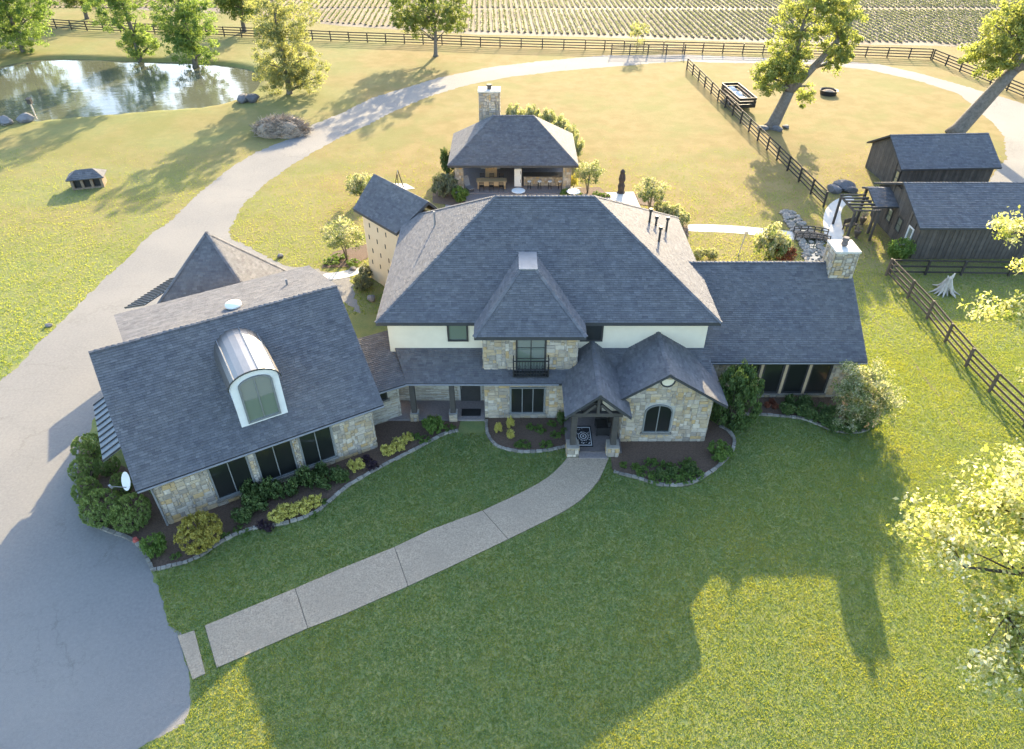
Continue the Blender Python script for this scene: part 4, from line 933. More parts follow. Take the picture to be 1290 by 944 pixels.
# pergola beside it
t = thing('pergola', 'open dark timber pergola frame beside the near barn porch', 'pergola', (26.8, 54, 0))
pa = [G(1066, 275), G(1060, 300)]
gx0, gx1, gy0, gy1 = 27.3, 29.2, 52.0, 55.0
for x in (gx0, gx1):
    for y in (gy0, gy1): m = MB(); m.box(x-.08, x+.08, y-.08, y+.08, 0, 2.4); m.build('post', M['beam'], t)
for x in (gx0, gx1): m = MB(); m.box(x-.05, x+.05, gy0-.12, gy1+.12, 2.403, 2.58); m.build('beam', M['beam'], t)
for i in range(6): y = gy0+i*(gy1-gy0)/5; m = MB(); m.box(gx0-.12, gx1+.12, y-.05, y+.05, 2.583, 2.7); m.build('rafter', M['beam'], t)
t = thing('rustic_bench', 'rusty brown garden bench under the pergola', 'bench', (28.3, 54.0, 0), rz=.4)
m = MB(); m.box(-.6, .6, -.22, .22, .42, .47); m.build('seat', M['fence_brown'], t, local=True)
m = MB(); m.box(-.6, .6, .2, .25, .55, .95); m.build('backrest', M['fence_brown'], t, local=True)
for sx in (-.52, .52):
    m = MB(); m.box(sx-.04, sx+.04, -.2, -.12, 0, .42); m.build('leg', M['fence_brown'], t, local=True)
    m = MB(); m.box(sx-.04, sx+.04, .15, .23, 0, .95); m.build('leg', M['fence_brown'], t, local=True)
for (px, py, lab) in ((1078, 300, 'rusty urn with dry plant by the pergola post'), (1085, 283, 'small rusty urn under the pergola')):
    g = G(px, py); t = thing('garden_urn', lab, 'urn', g)
    m = MB(); m.lathe((0, 0, 0), [(.16, 0), (.1, .12), (.24, .4), (.28, .62), (.24, .66)], 14); m.build('bowl', M['fence_brown'], t, local=True)
    m = MB()
    for k in range(40): a = R.random()*6.28; rr = R.uniform(.1, .4); m.tube([(0, 0, .6), (rr*.5*math.cos(a), rr*.5*math.sin(a), .9), (rr*math.cos(a), rr*math.sin(a), R.uniform(.8, 1.2))], .012, 3)
    m.build('dry_stems', M['dead'], t, local=True, kind='stuff')

# ------------------------------------------------------------------ fences
BOXM = {}
def unit_box(m):
    if m not in BOXM: b = MB(); b.box(-.5, .5, -.5, .5, -.5, .5); BOXM[m] = b.mesh('fence_piece', M[m])
    return BOXM[m]
def fence(name, label, px, rails=4, h=1.4, mk='fence', step=2.5, group=None):
    P_ = [Vector(G(x, y)) for x, y in px]; t = thing(name, label, 'fence', tuple(P_[0]), group); me = unit_box(mk); pts = []
    for i in range(len(P_)-1):
        n = max(1, round((P_[i+1]-P_[i]).length/step))
        for k in range(n): pts.append(P_[i].lerp(P_[i+1], k/n))
    pts.append(P_[-1]); T0 = Matrix.Translation(-Vector(t.location))
    for i, p in enumerate(pts):
        d = (pts[min(i+1, len(pts)-1)]-pts[max(i-1, 0)]); ang = math.atan2(d.y, d.x)
        o = bpy.data.objects.new('post', me); link(o, t); hh = h+R.uniform(0, .1); o.location = (p.x, p.y, hh/2); o.scale = (.14, .14, hh); o.rotation_euler = (R.gauss(0, .012), R.gauss(0, .012), ang)
        if i == len(pts)-1: break
        d = pts[i+1]-p; ang = math.atan2(d.y, d.x); side = Vector((-d.y, d.x, 0)).normalized()*.09
        for k in range(rails):
            z = h*(.16+.8*k/(rails-1)); o = bpy.data.objects.new('rail', me); link(o, t); c = (p+pts[i+1])/2+side
            o.location = (c.x, c.y, z+R.uniform(-.015, .015)); o.scale = (d.length+.02, .035, .14); o.rotation_euler = (0, R.gauss(0, .006), ang)
    return t
fence('field_fence', 'long dark four-rail fence along the crop field', [(-40, 28), (110, 39), (283, 46), (417, 52), (557, 57), (630, 60), (737, 63), (860, 66), (1063, 71), (1172, 75)], step=3.0)
fence('drive_fence', 'dark four-rail fence curving away beside the far driveway bend', [(1174, 76), (1247, 106), (1290, 124), (1400, 172)], step=2.8)
fence('yard_fence', 'straight dark four-rail fence across the dry back yard to the tree', [(865, 88), (1037, 261)], step=2.7)
fence('pen_fence', 'weathered brown four-rail fence of the stump pen beside the sunlit lawn', [(1116, 347), (1143, 376), (1167, 402), (1190, 431), (1216, 462), (1246, 494), (1290, 538), (1330, 585)], mk='fence_brown', step=3.5)
fence('barn_fence', 'dark rail fence along the barn wall above the stump', [(1120, 346), (1210, 347), (1330, 349)], rails=3, h=1.2, step=3.0)
# gate across the drive at the back
t = thing('farm_gate', 'wide dark rail gate standing in the field fence at the drive', 'gate', G(800, 69))
ga, gb = Vector(G(770, 69.5)), Vector(G(862, 69.5)); gdv = gb-ga
for k in range(5): z = .25+k*.26; m = MB(); m.bar(ga+ZV*z, gb+ZV*z, .05, .07); m.build('rail', M['fence'], t)
for k in range(5): p = ga.lerp(gb, k/4); m = MB(); m.box(p.x-.07, p.x+.07, p.y-.07, p.y+.07, 0, 1.5); m.build('post', M['fence'], t)

# ------------------------------------------------------------------ foliage
def leafcloud(clumps, size, rng, aspect=.55, flat=.35):
    """clumps: list of (centre, radii, n, tone) -> (verts, rnd) of rhombic leaves"""
    Vs = []; Rs = []
    for (c, rad, n, tone) in clumps:
        d = rng.normal(size=(n, 3)); d /= np.linalg.norm(d, axis=1)[:, None]+1e-9
        rr = rng.random(n)**.45; pos = np.array(c)+d*rr[:, None]*np.array(rad)
        nrm = d*.6+rng.normal(size=(n, 3))*.6+np.array([0, 0, flat]); nrm /= np.linalg.norm(nrm, axis=1)[:, None]+1e-9
        t = np.cross(nrm, rng.normal(size=(n, 3))); t /= np.linalg.norm(t, axis=1)[:, None]+1e-9; b = np.cross(nrm, t)
        s = size*(.6+.8*rng.random(n))[:, None]; droop = nrm*s*.15
        q = np.stack([pos-t*s*.5, pos+b*s*aspect*.5+droop*.5, pos+t*s*.5-droop, pos-b*s*aspect*.5+droop*.5], 1)
        Vs.append(q.reshape(-1, 3)); Rs.append(np.clip(tone+rng.normal(0, .17, n), 0.01, .99))
    return np.concatenate(Vs), np.concatenate(Rs)
def lobes_to_clumps(lobes, count, crad, nleaf, rng, shell=.6):
    vol = np.array([l[1][0]*l[1][1]*l[1][2] for l in lobes])**(2/3); pr_ = vol/vol.sum(); out = []
    for i in rng.choice(len(lobes), count, p=pr_):
        c, r_ = np.array(lobes[i][0]), np.array(lobes[i][1]); d = rng.normal(size=3); d /= np.linalg.norm(d)
        rr = shell+(1-shell)*rng.random() if rng.random() < .75 else rng.random()*shell
        k = crad*(.6+.8*rng.random()); out.append((c+d*rr*r_, (k, k, k*.75), max(8, int(nleaf*(.5+rng.random()))), float(np.clip(.3+.35*rng.random()+.12*d[2], 0, 1))))
    return out
def tree(name, label, cat, loc, trunk, lobes, leafm, count, crad, nleaf, size, barkm='bark', seed=1, group=None, branches=12, aspect=.55, rz=0):
    """trunk: list of tubes [(pts, radii)] in local metres"""
    rng = np.random.default_rng(seed); rr = random.Random(seed); t = thing(name, label, cat, loc, group, rz)
    cl = lobes_to_clumps(lobes, count, crad, nleaf, rng); m = MB()
    for pts, rad in trunk: m.tube(pts, rad, 10)
    nodes = [(Vector(p), r_) for pts, rad in trunk for p, r_ in list(zip(pts, rad))[1:]]
    for i in range(min(branches, len(cl))):
        c = Vector(cl[int(i*len(cl)/branches)][0]); p, r_ = min(nodes, key=lambda q: (q[0]-c).length+max(0, q[0].z-c.z)*1.5)
        mid = p.lerp(c, .5)+Vector((rr.uniform(-.3, .3), rr.uniform(-.3, .3), rr.uniform(0, .4)))*min(1, (c-p).length*.3)
        m.tube([p, mid, c], [r_*.45, r_*.28, max(.012, r_*.08)], 6)
    m.build('trunk', M[barkm], t, local=True, smooth=True)
    V, Rn = leafcloud(cl, size, rng, aspect); o = bpy.data.objects.new('crown', npmesh('crown', V, 4, Rn, M[leafm])); link(o, t, True)
    return t
T1 = G(972, 161)
tree('cottonwood_tree', 'large forked tree with broad green crown beside the yard fence', 'tree', T1,
     [([(0, 0, -.2), (.1, 0, .4), (.6, 0, 2.2), (1.0, 0, 3.9)], [1.1, .72, .62, .58]), ([(1.0, 0, 3.8), (.9, .2, 6.5), (.9, .4, 9.5), (1.2, .5, 12)], [.5, .38, .25, .08]), ([(1.0, 0, 3.8), (2.9, .1, 6.2), (5.0, .3, 9), (6.2, .3, 11.5)], [.48, .38, .27, .08])],
     [((.4, .3, 9.4), (2.7, 2.4, 4)), ((5.0, .2, 9.8), (2.5, 2.4, 3.2)), ((-1.3, 0, 5.6), (1.9, 2, 2.4)), ((.2, 0, 6.6), (2.4, 2.2, 2.4)), ((2.6, .3, 12.2), (3.6, 2.4, 1.6)), ((5.3, 0, 7.2), (1.3, 1.3, 1.5)), ((3, .2, 3.4), (1.2, 1, 1.3))], 'leaf_oak', 430, .55, 60, .26, seed=3, branches=30)
T2 = G(1204, 168)
tree('leaning_tree', 'large leaning tree with pale trunk rising behind the far barn', 'tree', T2,
     [([(0, 0, -.2), (.2, 0, .5), (2.3, 0, 4.5), (3.4, 0, 6.6)], [1.2, .85, .7, .62]), ([(3.4, 0, 6.4), (3.2, .1, 9), (2.6, .3, 12.5)], [.5, .4, .1]), ([(3.4, 0, 6.4), (6.2, 0, 9.2), (8.5, .2, 13)], [.5, .4, .12])],
     [((2.0, 0, 10.6), (3.8, 2.8, 3.6)), ((7.5, 0, 10.6), (4, 2.8, 3.6)), ((-.2, 0, 8.4), (2.2, 2.2, 2.4)), ((4.5, .2, 12.6), (5, 3, 1.8)), ((8.0, 0, 7.6), (2.2, 2, 1.8)), ((1.2, -.3, 7.4), (1.6, 1.5, 1.6))], 'leaf_oak', 480, .6, 60, .27, seed=5, branches=30)
T3 = G(549, 71)
tree('yard_tree', 'young round-crowned tree by the field fence casting shade on the drive', 'tree', T3,
     [([(0, 0, -.1), (0, 0, .3), (.1, 0, 2), (.2, 0, 5), (.1, 0, 9.5)], [.5, .3, .24, .18, .05])], [((-.5, 0, 7.6), (6.2, 5, 4.6)), ((-3.2, 0, 4.6), (3, 2.6, 2)), ((2.6, 0, 4.8), (3.2, 2.6, 2))], 'leaf_light', 420, .6, 50, .26, seed=8, branches=22)
POND_TREES = [((365, 118), 'pale feathery willow overhanging the right end of the pond', 'leaf_willow', [((0, 0, 5.2), (3.8, 3.2, 4.6)), ((.8, 0, 9.5), (4.6, 3.6, 3.4)), ((-1.2, 0, 2.2), (3.2, 2.8, 2)), ((2.6, 0, 3.2), (2.6, 2, 2.8))], 560, .55, 60, .2),
              ((246, 81), 'dense green cypress standing right at the far pond bank', 'leaf_cypress', [((0, 0, 2.4), (3.8, 3.2, 2.6)), ((.2, 0, 6.4), (4.4, 3.6, 3.8)), ((.2, 0, 12), (4, 3.2, 4))], 640, .55, 60, .23),
              ((176, 73), 'slender green cypress on the far pond bank between two wider ones', 'leaf_cypress', [((.6, 0, 2.4), (2.8, 2.6, 2.6)), ((-1.2, 0, 7.4), (4.6, 3.2, 3.8)), ((.5, 0, 12), (4, 2.8, 4))], 560, .55, 55, .23),
              ((30, 66), 'big dark cypress at the left end of the pond bank', 'leaf_cypress', [((-1, 0, 3.2), (6.4, 4, 3)), ((-3, 0, 8), (6, 4, 5)), ((3, 0, 8.5), (5, 3.6, 4.4)), ((0, 0, 14), (4, 3, 4))], 760, .65, 60, .25),
              ((-45, 74), 'wide cypress whose branches reach in over the left pond bank', 'leaf_cypress', [((0, 0, 3.6), (5.4, 4, 3.4)), ((0, 0, 9), (5, 4, 5))], 260, .95, 70, .32),
              ((308, 40), 'light green tree behind the pond at the field fence', 'leaf_light', [((0, 0, 4.6), (3.6, 3, 3)), ((0, 0, 8.5), (3.2, 3, 3.6))], 220, .85, 60, .34),
              ((110, 24), 'light green tree beyond the field fence behind the pond', 'leaf_light', [((0, 0, 5), (4.6, 3.4, 3.6)), ((0, 0, 9), (4, 3, 3.6))], 220, .9, 60, .36)]
for i, (p, lab, lm, lob, n, cr, nl, sz) in enumerate(POND_TREES):
    g = G(*p); g = (g[0], g[1], -.15 if i < 4 else 0)
    tree('willow_tree' if i == 0 else ('cypress_tree' if i < 5 else 'field_tree'), lab, 'tree', g, [([(0, 0, -.4), (0, 0, .4), (.1, 0, 3), (0, 0, 7), (0, 0, 12)], [.55, .36, .3, .22, .06])], lob, lm, n, cr, nl, sz, seed=20+i, branches=20)
tree('fence_sapling', 'small pale sapling at the field fence by the gate', 'tree', G(802, 66), [([(0, 0, 0), (0, 0, 1.2), (0, 0, 3.2)], [.06, .05, .02])], [((0, 0, 2.6), (1.6, 1.4, 1.6))], 'leaf_willow', 26, .5, 30, .22, seed=31, branches=6)
# the two trees beside the camera, only branches of them in view
tree('flowering_tree', 'bright catalpa with white blossom rising over the sunlit lawn', 'tree', (22.4, 15.6, 0),
     [([(0, 0, 0), (0, 0, 3), (-.4, .1, 5), (-.8, .2, 7), (-1.2, .2, 10)], [.4, .34, .28, .2, .05]), ([(-.2, .1, 4), (-2.4, -.3, 5.4), (-4.8, -.6, 6.4), (-7.0, -.8, 7.0)], [.2, .15, .09, .03]), ([(-.4, .2, 4.8), (-2.4, .8, 6.4), (-4.4, 1.2, 7.5), (-5.8, 1.4, 8.0)], [.18, .13, .08, .03]), ([(-1.6, -.2, 4.9), (-3.6, -1.4, 5.6), (-6.0, -2.2, 6.3)], [.13, .09, .03])],
     [((-7.2, -.4, 7.0), (1.7, 1.5, .8)), ((-5.6, .9, 7.8), (2.0, 1.8, 1.0)), ((-6.2, -2.4, 6.4), (1.5, 1.2, .8)), ((-4, -.4, 8), (2.4, 2.4, 1.2)), ((-3.6, 2, 8), (2.0, 1.8, 1.1)), ((-4.6, -1.8, 6.6), (1.6, 1.4, .8)), ((-6.6, -3.6, 5.8), (2.2, 1.3, .9)), ((-5.4, -3.4, 6.0), (1.5, 1.0, .8)), ((-7.4, .8, 7.2), (1.3, 1.2, .7)), ((1.6, -.6, 8.0), (2.6, 2.6, 1.8))], 'leaf_catalpa', 430, .5, 34, .17, 'bark_dark', seed=41, branches=60, aspect=.6)
tree('lawn_edge_tree', 'bright leafy tree whose branches overhang the pen fence', 'tree', (32.2, 31.2, 0),
     [([(0, 0, 0), (0, 0, 3), (-.2, 0, 6), (-.3, 0, 9), (-.2, 0, 13)], [.42, .34, .28, .2, .05]), ([(-.1, 0, 4.6), (-3, -.4, 6.2), (-6.6, -1.0, 7.4)], [.18, .12, .03]), ([(-.1, 0, 6.5), (-2.6, 1.8, 8.6), (-5.4, 3.2, 9.8)], [.16, .1, .03]), ([(-.1, 0, 4), (-3, -2, 5), (-6.4, -4.2, 5.6)], [.14, .09, .03])],
     [((-5.4, 3.3, 10), (1.5, 1.4, .8)), ((-7.2, -1.3, 7.8), (1.5, 1.4, .8)), ((-7.4, -.4, 6.8), (1.1, 1, .5)), ((-6.8, -4.4, 5.8), (1.5, 1.2, .5)), ((-4.6, .6, 8.6), (1.6, 1.6, .8)), ((.6, 0, 11), (4, 3.6, 2.6))], 'leaf_catalpa', 230, .5, 40, .19, 'bark_dark', seed=43, branches=40, aspect=.6)

def shrub_proto(name, leafm, lobes, count, crad, nleaf, size, seed, stems=5, barkm='bark_dark', shell=.7):
    rng = np.random.default_rng(seed); cl = lobes_to_clumps(lobes, count, crad, nleaf, rng, shell); V, Rn = leafcloud(cl, size, rng, .6)
    V[:, 2] = np.maximum(V[:, 2], .02); m = MB()
    for k in range(stems):
        c = cl[k*len(cl)//stems][0]; m.tube([(R.uniform(-.06, .06), R.uniform(-.06, .06), -.02), (c[0]*.4, c[1]*.4, c[2]*.5), tuple(c)], [.03, .022, .008], 5)
    return npmesh('foliage', V, 4, Rn, M[leafm]), m.mesh('stems', M[barkm])
PROTO = {}
def shrub(kind, px, py, r_, h, label, cat='shrub', name=None, group=None, z=0.0, rz=None):
    if kind not in PROTO:
        spec = {'box': ('leaf_ball', [((0, 0, .52), (.94, .94, .48))], 420, .075, 30, .055), 'gold': ('leaf_gold', [((0, 0, .5), (.9, .9, .45))], 220, .12, 40, .075),
                'yellow': ('leaf_yellow', [((0, 0, .5), (.85, .85, .4))], 60, .2, 34, .12), 'bright': ('leaf_bright', [((0, 0, .5), (.85, .85, .45))], 70, .2, 36, .13),
                'green': ('leaf_box', [((0, 0, .5), (.85, .85, .42)), ((.3, .2, .6), (.5, .5, .4))], 70, .2, 38, .14), 'grey': ('leaf_grey', [((0, 0, .52), (.85, .85, .48))], 80, .2, 36, .11),
                'red': ('leaf_red', [((0, 0, .5), (.85, .85, .45))], 60, .2, 32, .13), 'purple': ('leaf_purple', [((0, 0, .45), (.85, .85, .4))], 40, .22, 26, .14),
                'low': ('leaf_bright', [((0, 0, .3), (.9, .9, .25)), ((.3, -.2, .45), (.3, .3, .3))], 34, .2, 20, .16), 'blossom': ('leaf_myrtle', [((0, 0, .55), (.85, .85, .48))], 90, .2, 40, .11),
                'darkbig': ('leaf_box', [((0, 0, .5), (.85, .85, .5)), ((.1, 0, .78), (.55, .55, .28))], 170, .15, 60, .07), 'willowy': ('leaf_grey', [((0, 0, .5), (.85, .85, .5))], 120, .16, 50, .075)}[kind]
        PROTO[kind] = shrub_proto(kind, *spec, seed=hash(kind) % 97 if False else sum(map(ord, kind)), shell=.96 if kind in ('box', 'gold', 'willowy', 'darkbig') else .7)
    fol, st = PROTO[kind]; g = G(px, py); t = thing(name or 'shrub', label, cat, (g[0], g[1], z), group, R.random()*6.28 if rz is None else rz); t.scale = (r_*R.uniform(.93, 1.07), r_*R.uniform(.93, 1.07), h)
    link(bpy.data.objects.new('foliage', fol), t, True); link(bpy.data.objects.new('stems', st), t, True); return t
# evergreens by the garage corner (pixels are the plants' feet)
for px, py, r_, h, lab in ((117, 577, .78, 1.5, 'round evergreen in the driveway row nearest the metal awning'), (112, 605, .76, 1.4, 'second round evergreen of the driveway row, next after the one at the awning'), (116, 631, .74, 1.4, 'third round evergreen of the driveway row, before the big corner ball'), (136, 656, .98, 1.8, 'biggest clipped evergreen ball, at the bend of the stone driveway border'), (173, 662, .96, 1.8, 'big clipped evergreen ball between the bend and the garage downspout'), (140, 596, .6, 1.2, 'small evergreen tucked under the metal awning behind the driveway row'), (158, 620, .55, 1.2, 'small evergreen directly below the satellite dish')):
    shrub('box', px, py, r_, h, lab, name='round_evergreen', group='evergreens at the garage corner')
shrub('bright', 199, 697, .62, 1.15, 'fresh green small shrub at the bed corner by the driveway')
shrub('gold', 256, 684, 1.12, 1.55, 'wide orange-gold mounded shrub under the garage stone wall')
for px, py, r_ in ((352, 654, .5), (368, 648, .52), (384, 644, .5), (399, 637, .42)): shrub('yellow', px, py, r_, .75, 'yellow-green shrub in the clump below the second garage window', group='yellow clump below the garage windows')
for px, py, r_, h in ((308, 655, .6, .9), (325, 640, .75, 1.15), (345, 628, .75, 1.15), (320, 628, .6, 1.1), (366, 622, .6, 1.0), (387, 612, .65, 1.1)): shrub('green', px, py, r_, h, 'loose dark green shrub against the wall under the first two garage windows', group='dark green shrubs under the garage windows')
for px, py, r_ in ((410, 612, .6), (428, 603, .6), (405, 600, .5)): shrub('green', px, py, r_, .8, 'low green shrub beneath the third garage window', group='green shrubs under the third garage window')
shrub('yellow', 449, 592, .5, .7, 'single small yellow shrub at the end of the garage wall')
for px, py, r_ in ((490, 572, .45), (502, 566, .5), (514, 558, .4)): shrub('yellow', px, py, r_, .7, 'bright yellow shrub in the trio in front of the side porch', group='yellow trio before the side porch')
shrub('bright', 546, 544, .65, 1.1, 'rounded fresh green shrub in front of the side porch posts')
for px, py in ((522, 552), (566, 541), (535, 556)): shrub('low', px, py, .4, .4, 'low leafy plant in the bed before the side porch', group='low plants before the side porch', cat='plant')
for px, py, r_ in ((330, 664, .35), (340, 668, .3), (470, 590, .4), (463, 582, .35)): shrub('purple', px, py, r_, .45, 'low dark purple plant in the garage bed', cat='plant', group='purple plants in the garage bed')
for px, py in ((310, 672), (410, 634), (435, 606), (395, 650), (285, 676), (300, 668), (222, 702)): shrub('low', px, py, .28, .28, 'small green groundcover tuft in the garage bed', cat='plant', group='groundcover in the garage bed')
# bed B
for px, py, h in ((628, 546, .8), (643, 541, 1.0), (643, 552, .6)): shrub('yellow', px, py, .28, h, 'upright small yellow shrub in the bed below the triple window', group='yellow shrubs below the triple window')
for px, py, r_ in ((660, 562, .42), (688, 562, .4), (680, 543, .4), (700, 550, .35), (668, 540, .3), (652, 563, .25), (710, 545, .25), (695, 536, .3)): shrub('low', px, py, r_, .45, 'low green perennial in the bed below the triple window', cat='plant', group='perennials below the triple window')
shrub('green', 708, 533, .4, .8, 'dark green shrub against the left side of the entry porch')
# bed C
for px, py, r_ in ((808, 596, .45), (825, 604, .5), (845, 605, .55), (862, 605, .5), (838, 590, .5), (820, 585, .4), (858, 592, .5), (876, 600, .5), (800, 590, .3), (785, 588, .25), (868, 585, .4)): shrub('low', px, py, r_, .5, 'leafy green perennial in the bed below the arched window', cat='plant', group='perennials below the arched window')
for px, py in ((845, 597), (870, 596), (832, 600)): shrub('green', px, py, .42, .55, 'denser dark green low shrub in the bed below the arched window', group='dark low shrubs below the arched window')
shrub('bright', 905, 576, .75, .95, 'bright green mounded shrub at the rounded end of the gable bed')
# bed D
shrub('darkbig', 921, 533, 1.4, 3.7, 'tall dense dark evergreen at the corner of the stone gable', name='tall_evergreen')
for px, py in ((966, 513), (972, 509), (976, 515)): shrub('red', px, py, .22, .4, 'small red flowering plant below the right wing windows', cat='plant', group='red flowers at the right wing')
for px, py, r_ in ((990, 520, .5), (1005, 522, .55), (1020, 526, .6), (1012, 514, .6), (1035, 533, .65), (1050, 540, .65), (995, 510, .4), (1040, 522, .7), (1068, 543, .6), (1085, 541, .6)): shrub('green', px, py, r_, .75, 'spreading dark groundcover shrub in the right wing bed', group='groundcover along the right wing')
tree('garden_tree', 'pale-flowered bushy tree at the right end of the right wing', 'tree', G(1077, 532), [([(0, 0, 0), (0, 0, .8), (.1, 0, 2.2)], [.1, .08, .04]), ([(0, 0, .1), (.4, .1, 1.1), (.7, .2, 2.3)], [.08, .06, .03])],
     [((-.1, 0, 2.2), (1.7, 1.5, 1.8)), ((.9, -.2, 1.6), (1.3, 1.2, 1.4)), ((-.8, .2, 2.8), (1.1, 1.0, 1.0)), ((-.6, -.4, .9), (1.2, 1, .8))], 'leaf_myrtle', 260, .36, 60, .12, 'bark_dark', seed=51, branches=16)
# back garden
def myrtle(px, py, h, r_, label, seed):
    tree('crape_myrtle', label, 'tree', G(px, py), [([(0, 0, 0), (.05, 0, h*.4), (.1, 0, h*.8)], [.09, .07, .03]), ([(.02, 0, 0), (-.25, .1, h*.4), (-.4, .1, h*.75)], [.07, .05, .02])],
         [((0, 0, h*.68), (r_, r_, h*.34))], 'leaf_myrtle', 80, .34, 44, .14, seed=seed, branches=10)
myrtle(437, 328, 3.2, 1.7, 'white-flowered crape myrtle in the bed left of the house', 61)
myrtle(740, 243, 2.9, 1.35, 'round crape myrtle at the right pavilion column', 62)
myrtle(818, 264, 2.8, 1.4, 'crape myrtle beside the white concrete patio', 63)
myrtle(456, 253, 2.4, 1.4, 'small crape myrtle behind the angled rear wing', 65)
shrub('blossom', 968, 325, 1.6, 2.5, 'big white-blossomed shrub behind the right wing by the footbridge')
shrub('red', 986, 328, .95, 1.3, 'russet-leaved shrub next to the white-blossomed one')
for px, py, r_, h in ((838, 272, .8, 1.1), (850, 276, .8, 1.2), (858, 284, .8, 1.1), (830, 266, .6, .9)): shrub('blossom', px, py, r_, h, 'pink-white flowering shrub in the curved bed right of the house', group='flowering shrubs right of the house')
for px, py in ((880, 326), (895, 326)): shrub('blossom', px, py, .6, .8, 'pale low shrub just behind the right wing ridge', group='shrubs behind the right wing')
shrub('grey', 561, 246, 1.35, 2.0, 'rounded grey-green shrub left of the pavilion')
shrub('bright', 580, 253, .8, 1.3, 'bright green ball shrub by the left pavilion column')
shrub('green', 566, 219, 1.0, 2.4, 'dark upright shrub behind the grey-green one at the pavilion')
shrub('yellow', 722, 238, .5, 1.5, 'slim yellow-green plant against the right pavilion column', cat='plant')
shrub('bright', 712, 249, .55, .8, 'low bright shrub at the foot of the right pavilion column')
for i, (px, py) in enumerate(((648, 158), (668, 160), (690, 165), (706, 174), (716, 186), (722, 198))): shrub('blossom', px, py, 1.15, 2.2, 'flowering shrub in the hedge wrapping the back of the pavilion', group='hedge behind the pavilion')
shrub('bright', 1131, 326, 1.05, 1.7, 'bright green rounded shrub at the near barn corner')
shrub('grey', 458, 364, .8, 1.1, 'silvery shrub against the tan rear wing, farther from the garden path')
shrub('grey', 462, 350, .7, 1.0, 'silvery shrub right at the end of the left garden path')
for px, py in ((418, 332), (445, 334), (428, 326)): shrub('low', px, py, .7, .6, 'low plant under the white crape myrtle', cat='plant', group='plants under the left crape myrtle')
for px, py in ((752, 246), (763, 248), (728, 246)): shrub('low', px, py, .5, .5, 'low plant in the bed by the right pavilion column', cat='plant', group='plants by the pavilion bed')

# ------------------------------------------------------------------ rocks, piles, small yard things
def rock_mesh(seed, sub=2):
    bm = bmesh.new(); bmesh.ops.create_icosphere(bm, subdivisions=sub, radius=1); rr = random.Random(seed)
    ks = [(Vector((rr.gauss(0, 1), rr.gauss(0, 1), rr.gauss(0, 1))).normalized(), rr.uniform(.55, .9)) for _ in range(9)]
    for v in bm.verts:
        for k, d in ks:
            e = v.co.dot(k)-d
            if e > 0: v.co -= k*e*.9
        v.co *= rr.uniform(.96, 1.04)
    me = bpy.data.meshes.new('rock'); bm.to_mesh(me); bm.free(); me.materials.append(M['rock']); return me
ROCKS = [rock_mesh(i) for i in range(5)]
def boulder(px, py, r_, label, group=None, z=0, flat=.6):
    g = G(px, py); o = bpy.data.objects.new('boulder', R.choice(ROCKS)); link(o); o.location = (g[0], g[1], z+r_*flat*.55); o.scale = (r_, r_*R.uniform(.7, 1), r_*flat); o.rotation_euler = (0, 0, R.random()*6.28)
    return tag(o, label, 'boulder', group)
for px, py in ((307, 128), (319, 128)): boulder(px, py, 1.0, 'dark boulder on the right end of the pond bank under the willow', 'boulders under the willow')
for px, py in ((9, 156), (33, 153)): boulder(px, py, 1.0, 'dark boulder at the near pond edge beside the duck feeder post', 'boulders by the feeder post')
for px, py, r_ in ((1050, 241, .8), (1062, 238, 1.1), (1071, 242, .7)): boulder(px, py, r_, 'grey boulder in the low heap near the end of the yard fence', 'grey boulders by the yard fence', flat=.5)
for px, py, r_ in ((961, 163, .7), (978, 164, .8), (990, 161, .5)): boulder(px, py, r_, 'low grey boulder at the foot of the forked tree', 'boulders at the forked tree', flat=.4)
for px, py, r_ in ((468, 378, .45), (353, 324, .3), (62, 411, .25), (445, 340, .3)): 
    boulder(px, py, r_, {468: 'rounded stone at the foot of the tan rear wing', 353: 'small pale stone on the grass behind the garage pyramid', 62: 'small dark stone beside the driveway edge', 445: 'small stone beside the left crape myrtle bed'}[px])
for px, py in ((742, 250), (762, 254), (735, 248), (845, 285), (852, 295)): boulder(px, py, .3, 'small border stone in the beds behind the house', 'border stones behind the house')
def pile(px, py, rx, ry, h, label, mk, name, n, tw, seed):
    g = G(px, py); t = thing(name, label, 'pile', g); rr = random.Random(seed); bm = bmesh.new(); bmesh.ops.create_icosphere(bm, subdivisions=4, radius=1)
    for v in bm.verts:
        k = 1+.12*math.sin(v.co.x*7+seed)+.1*math.sin(v.co.y*9)+rr.uniform(-.06, .06); v.co = Vector((v.co.x*rx*k, v.co.y*ry*k, max(-.02, v.co.z*h*k)))
    me = bpy.data.meshes.new('mound'); bm.to_mesh(me); bm.free(); me.materials.append(M[mk]); link(bpy.data.objects.new('mound', me), t, True)
    m = MB()
    for i in range(n):
        a = rr.random()*6.28; q = rr.random()**.6; x, y = rx*q*math.cos(a), ry*q*math.sin(a); z = h*math.sqrt(max(0, 1-q*q))
        d = Vector((rr.gauss(0, 1), rr.gauss(0, 1), rr.gauss(0, .35))).normalized()*rr.uniform(.5, 1)*tw*22; m.tube([(x, y, z), tuple(Vector((x, y, z+.1))+d)], [tw, tw*.4], 4, rr.random())
    m.build('sticks', M[mk], t, True, kind='stuff')
pile(356, 168, 3.0, 1.9, 1.5, 'big heap of dry brush and branches beside the curving drive', 'dead', 'brush_pile', 1500, .04, 5)
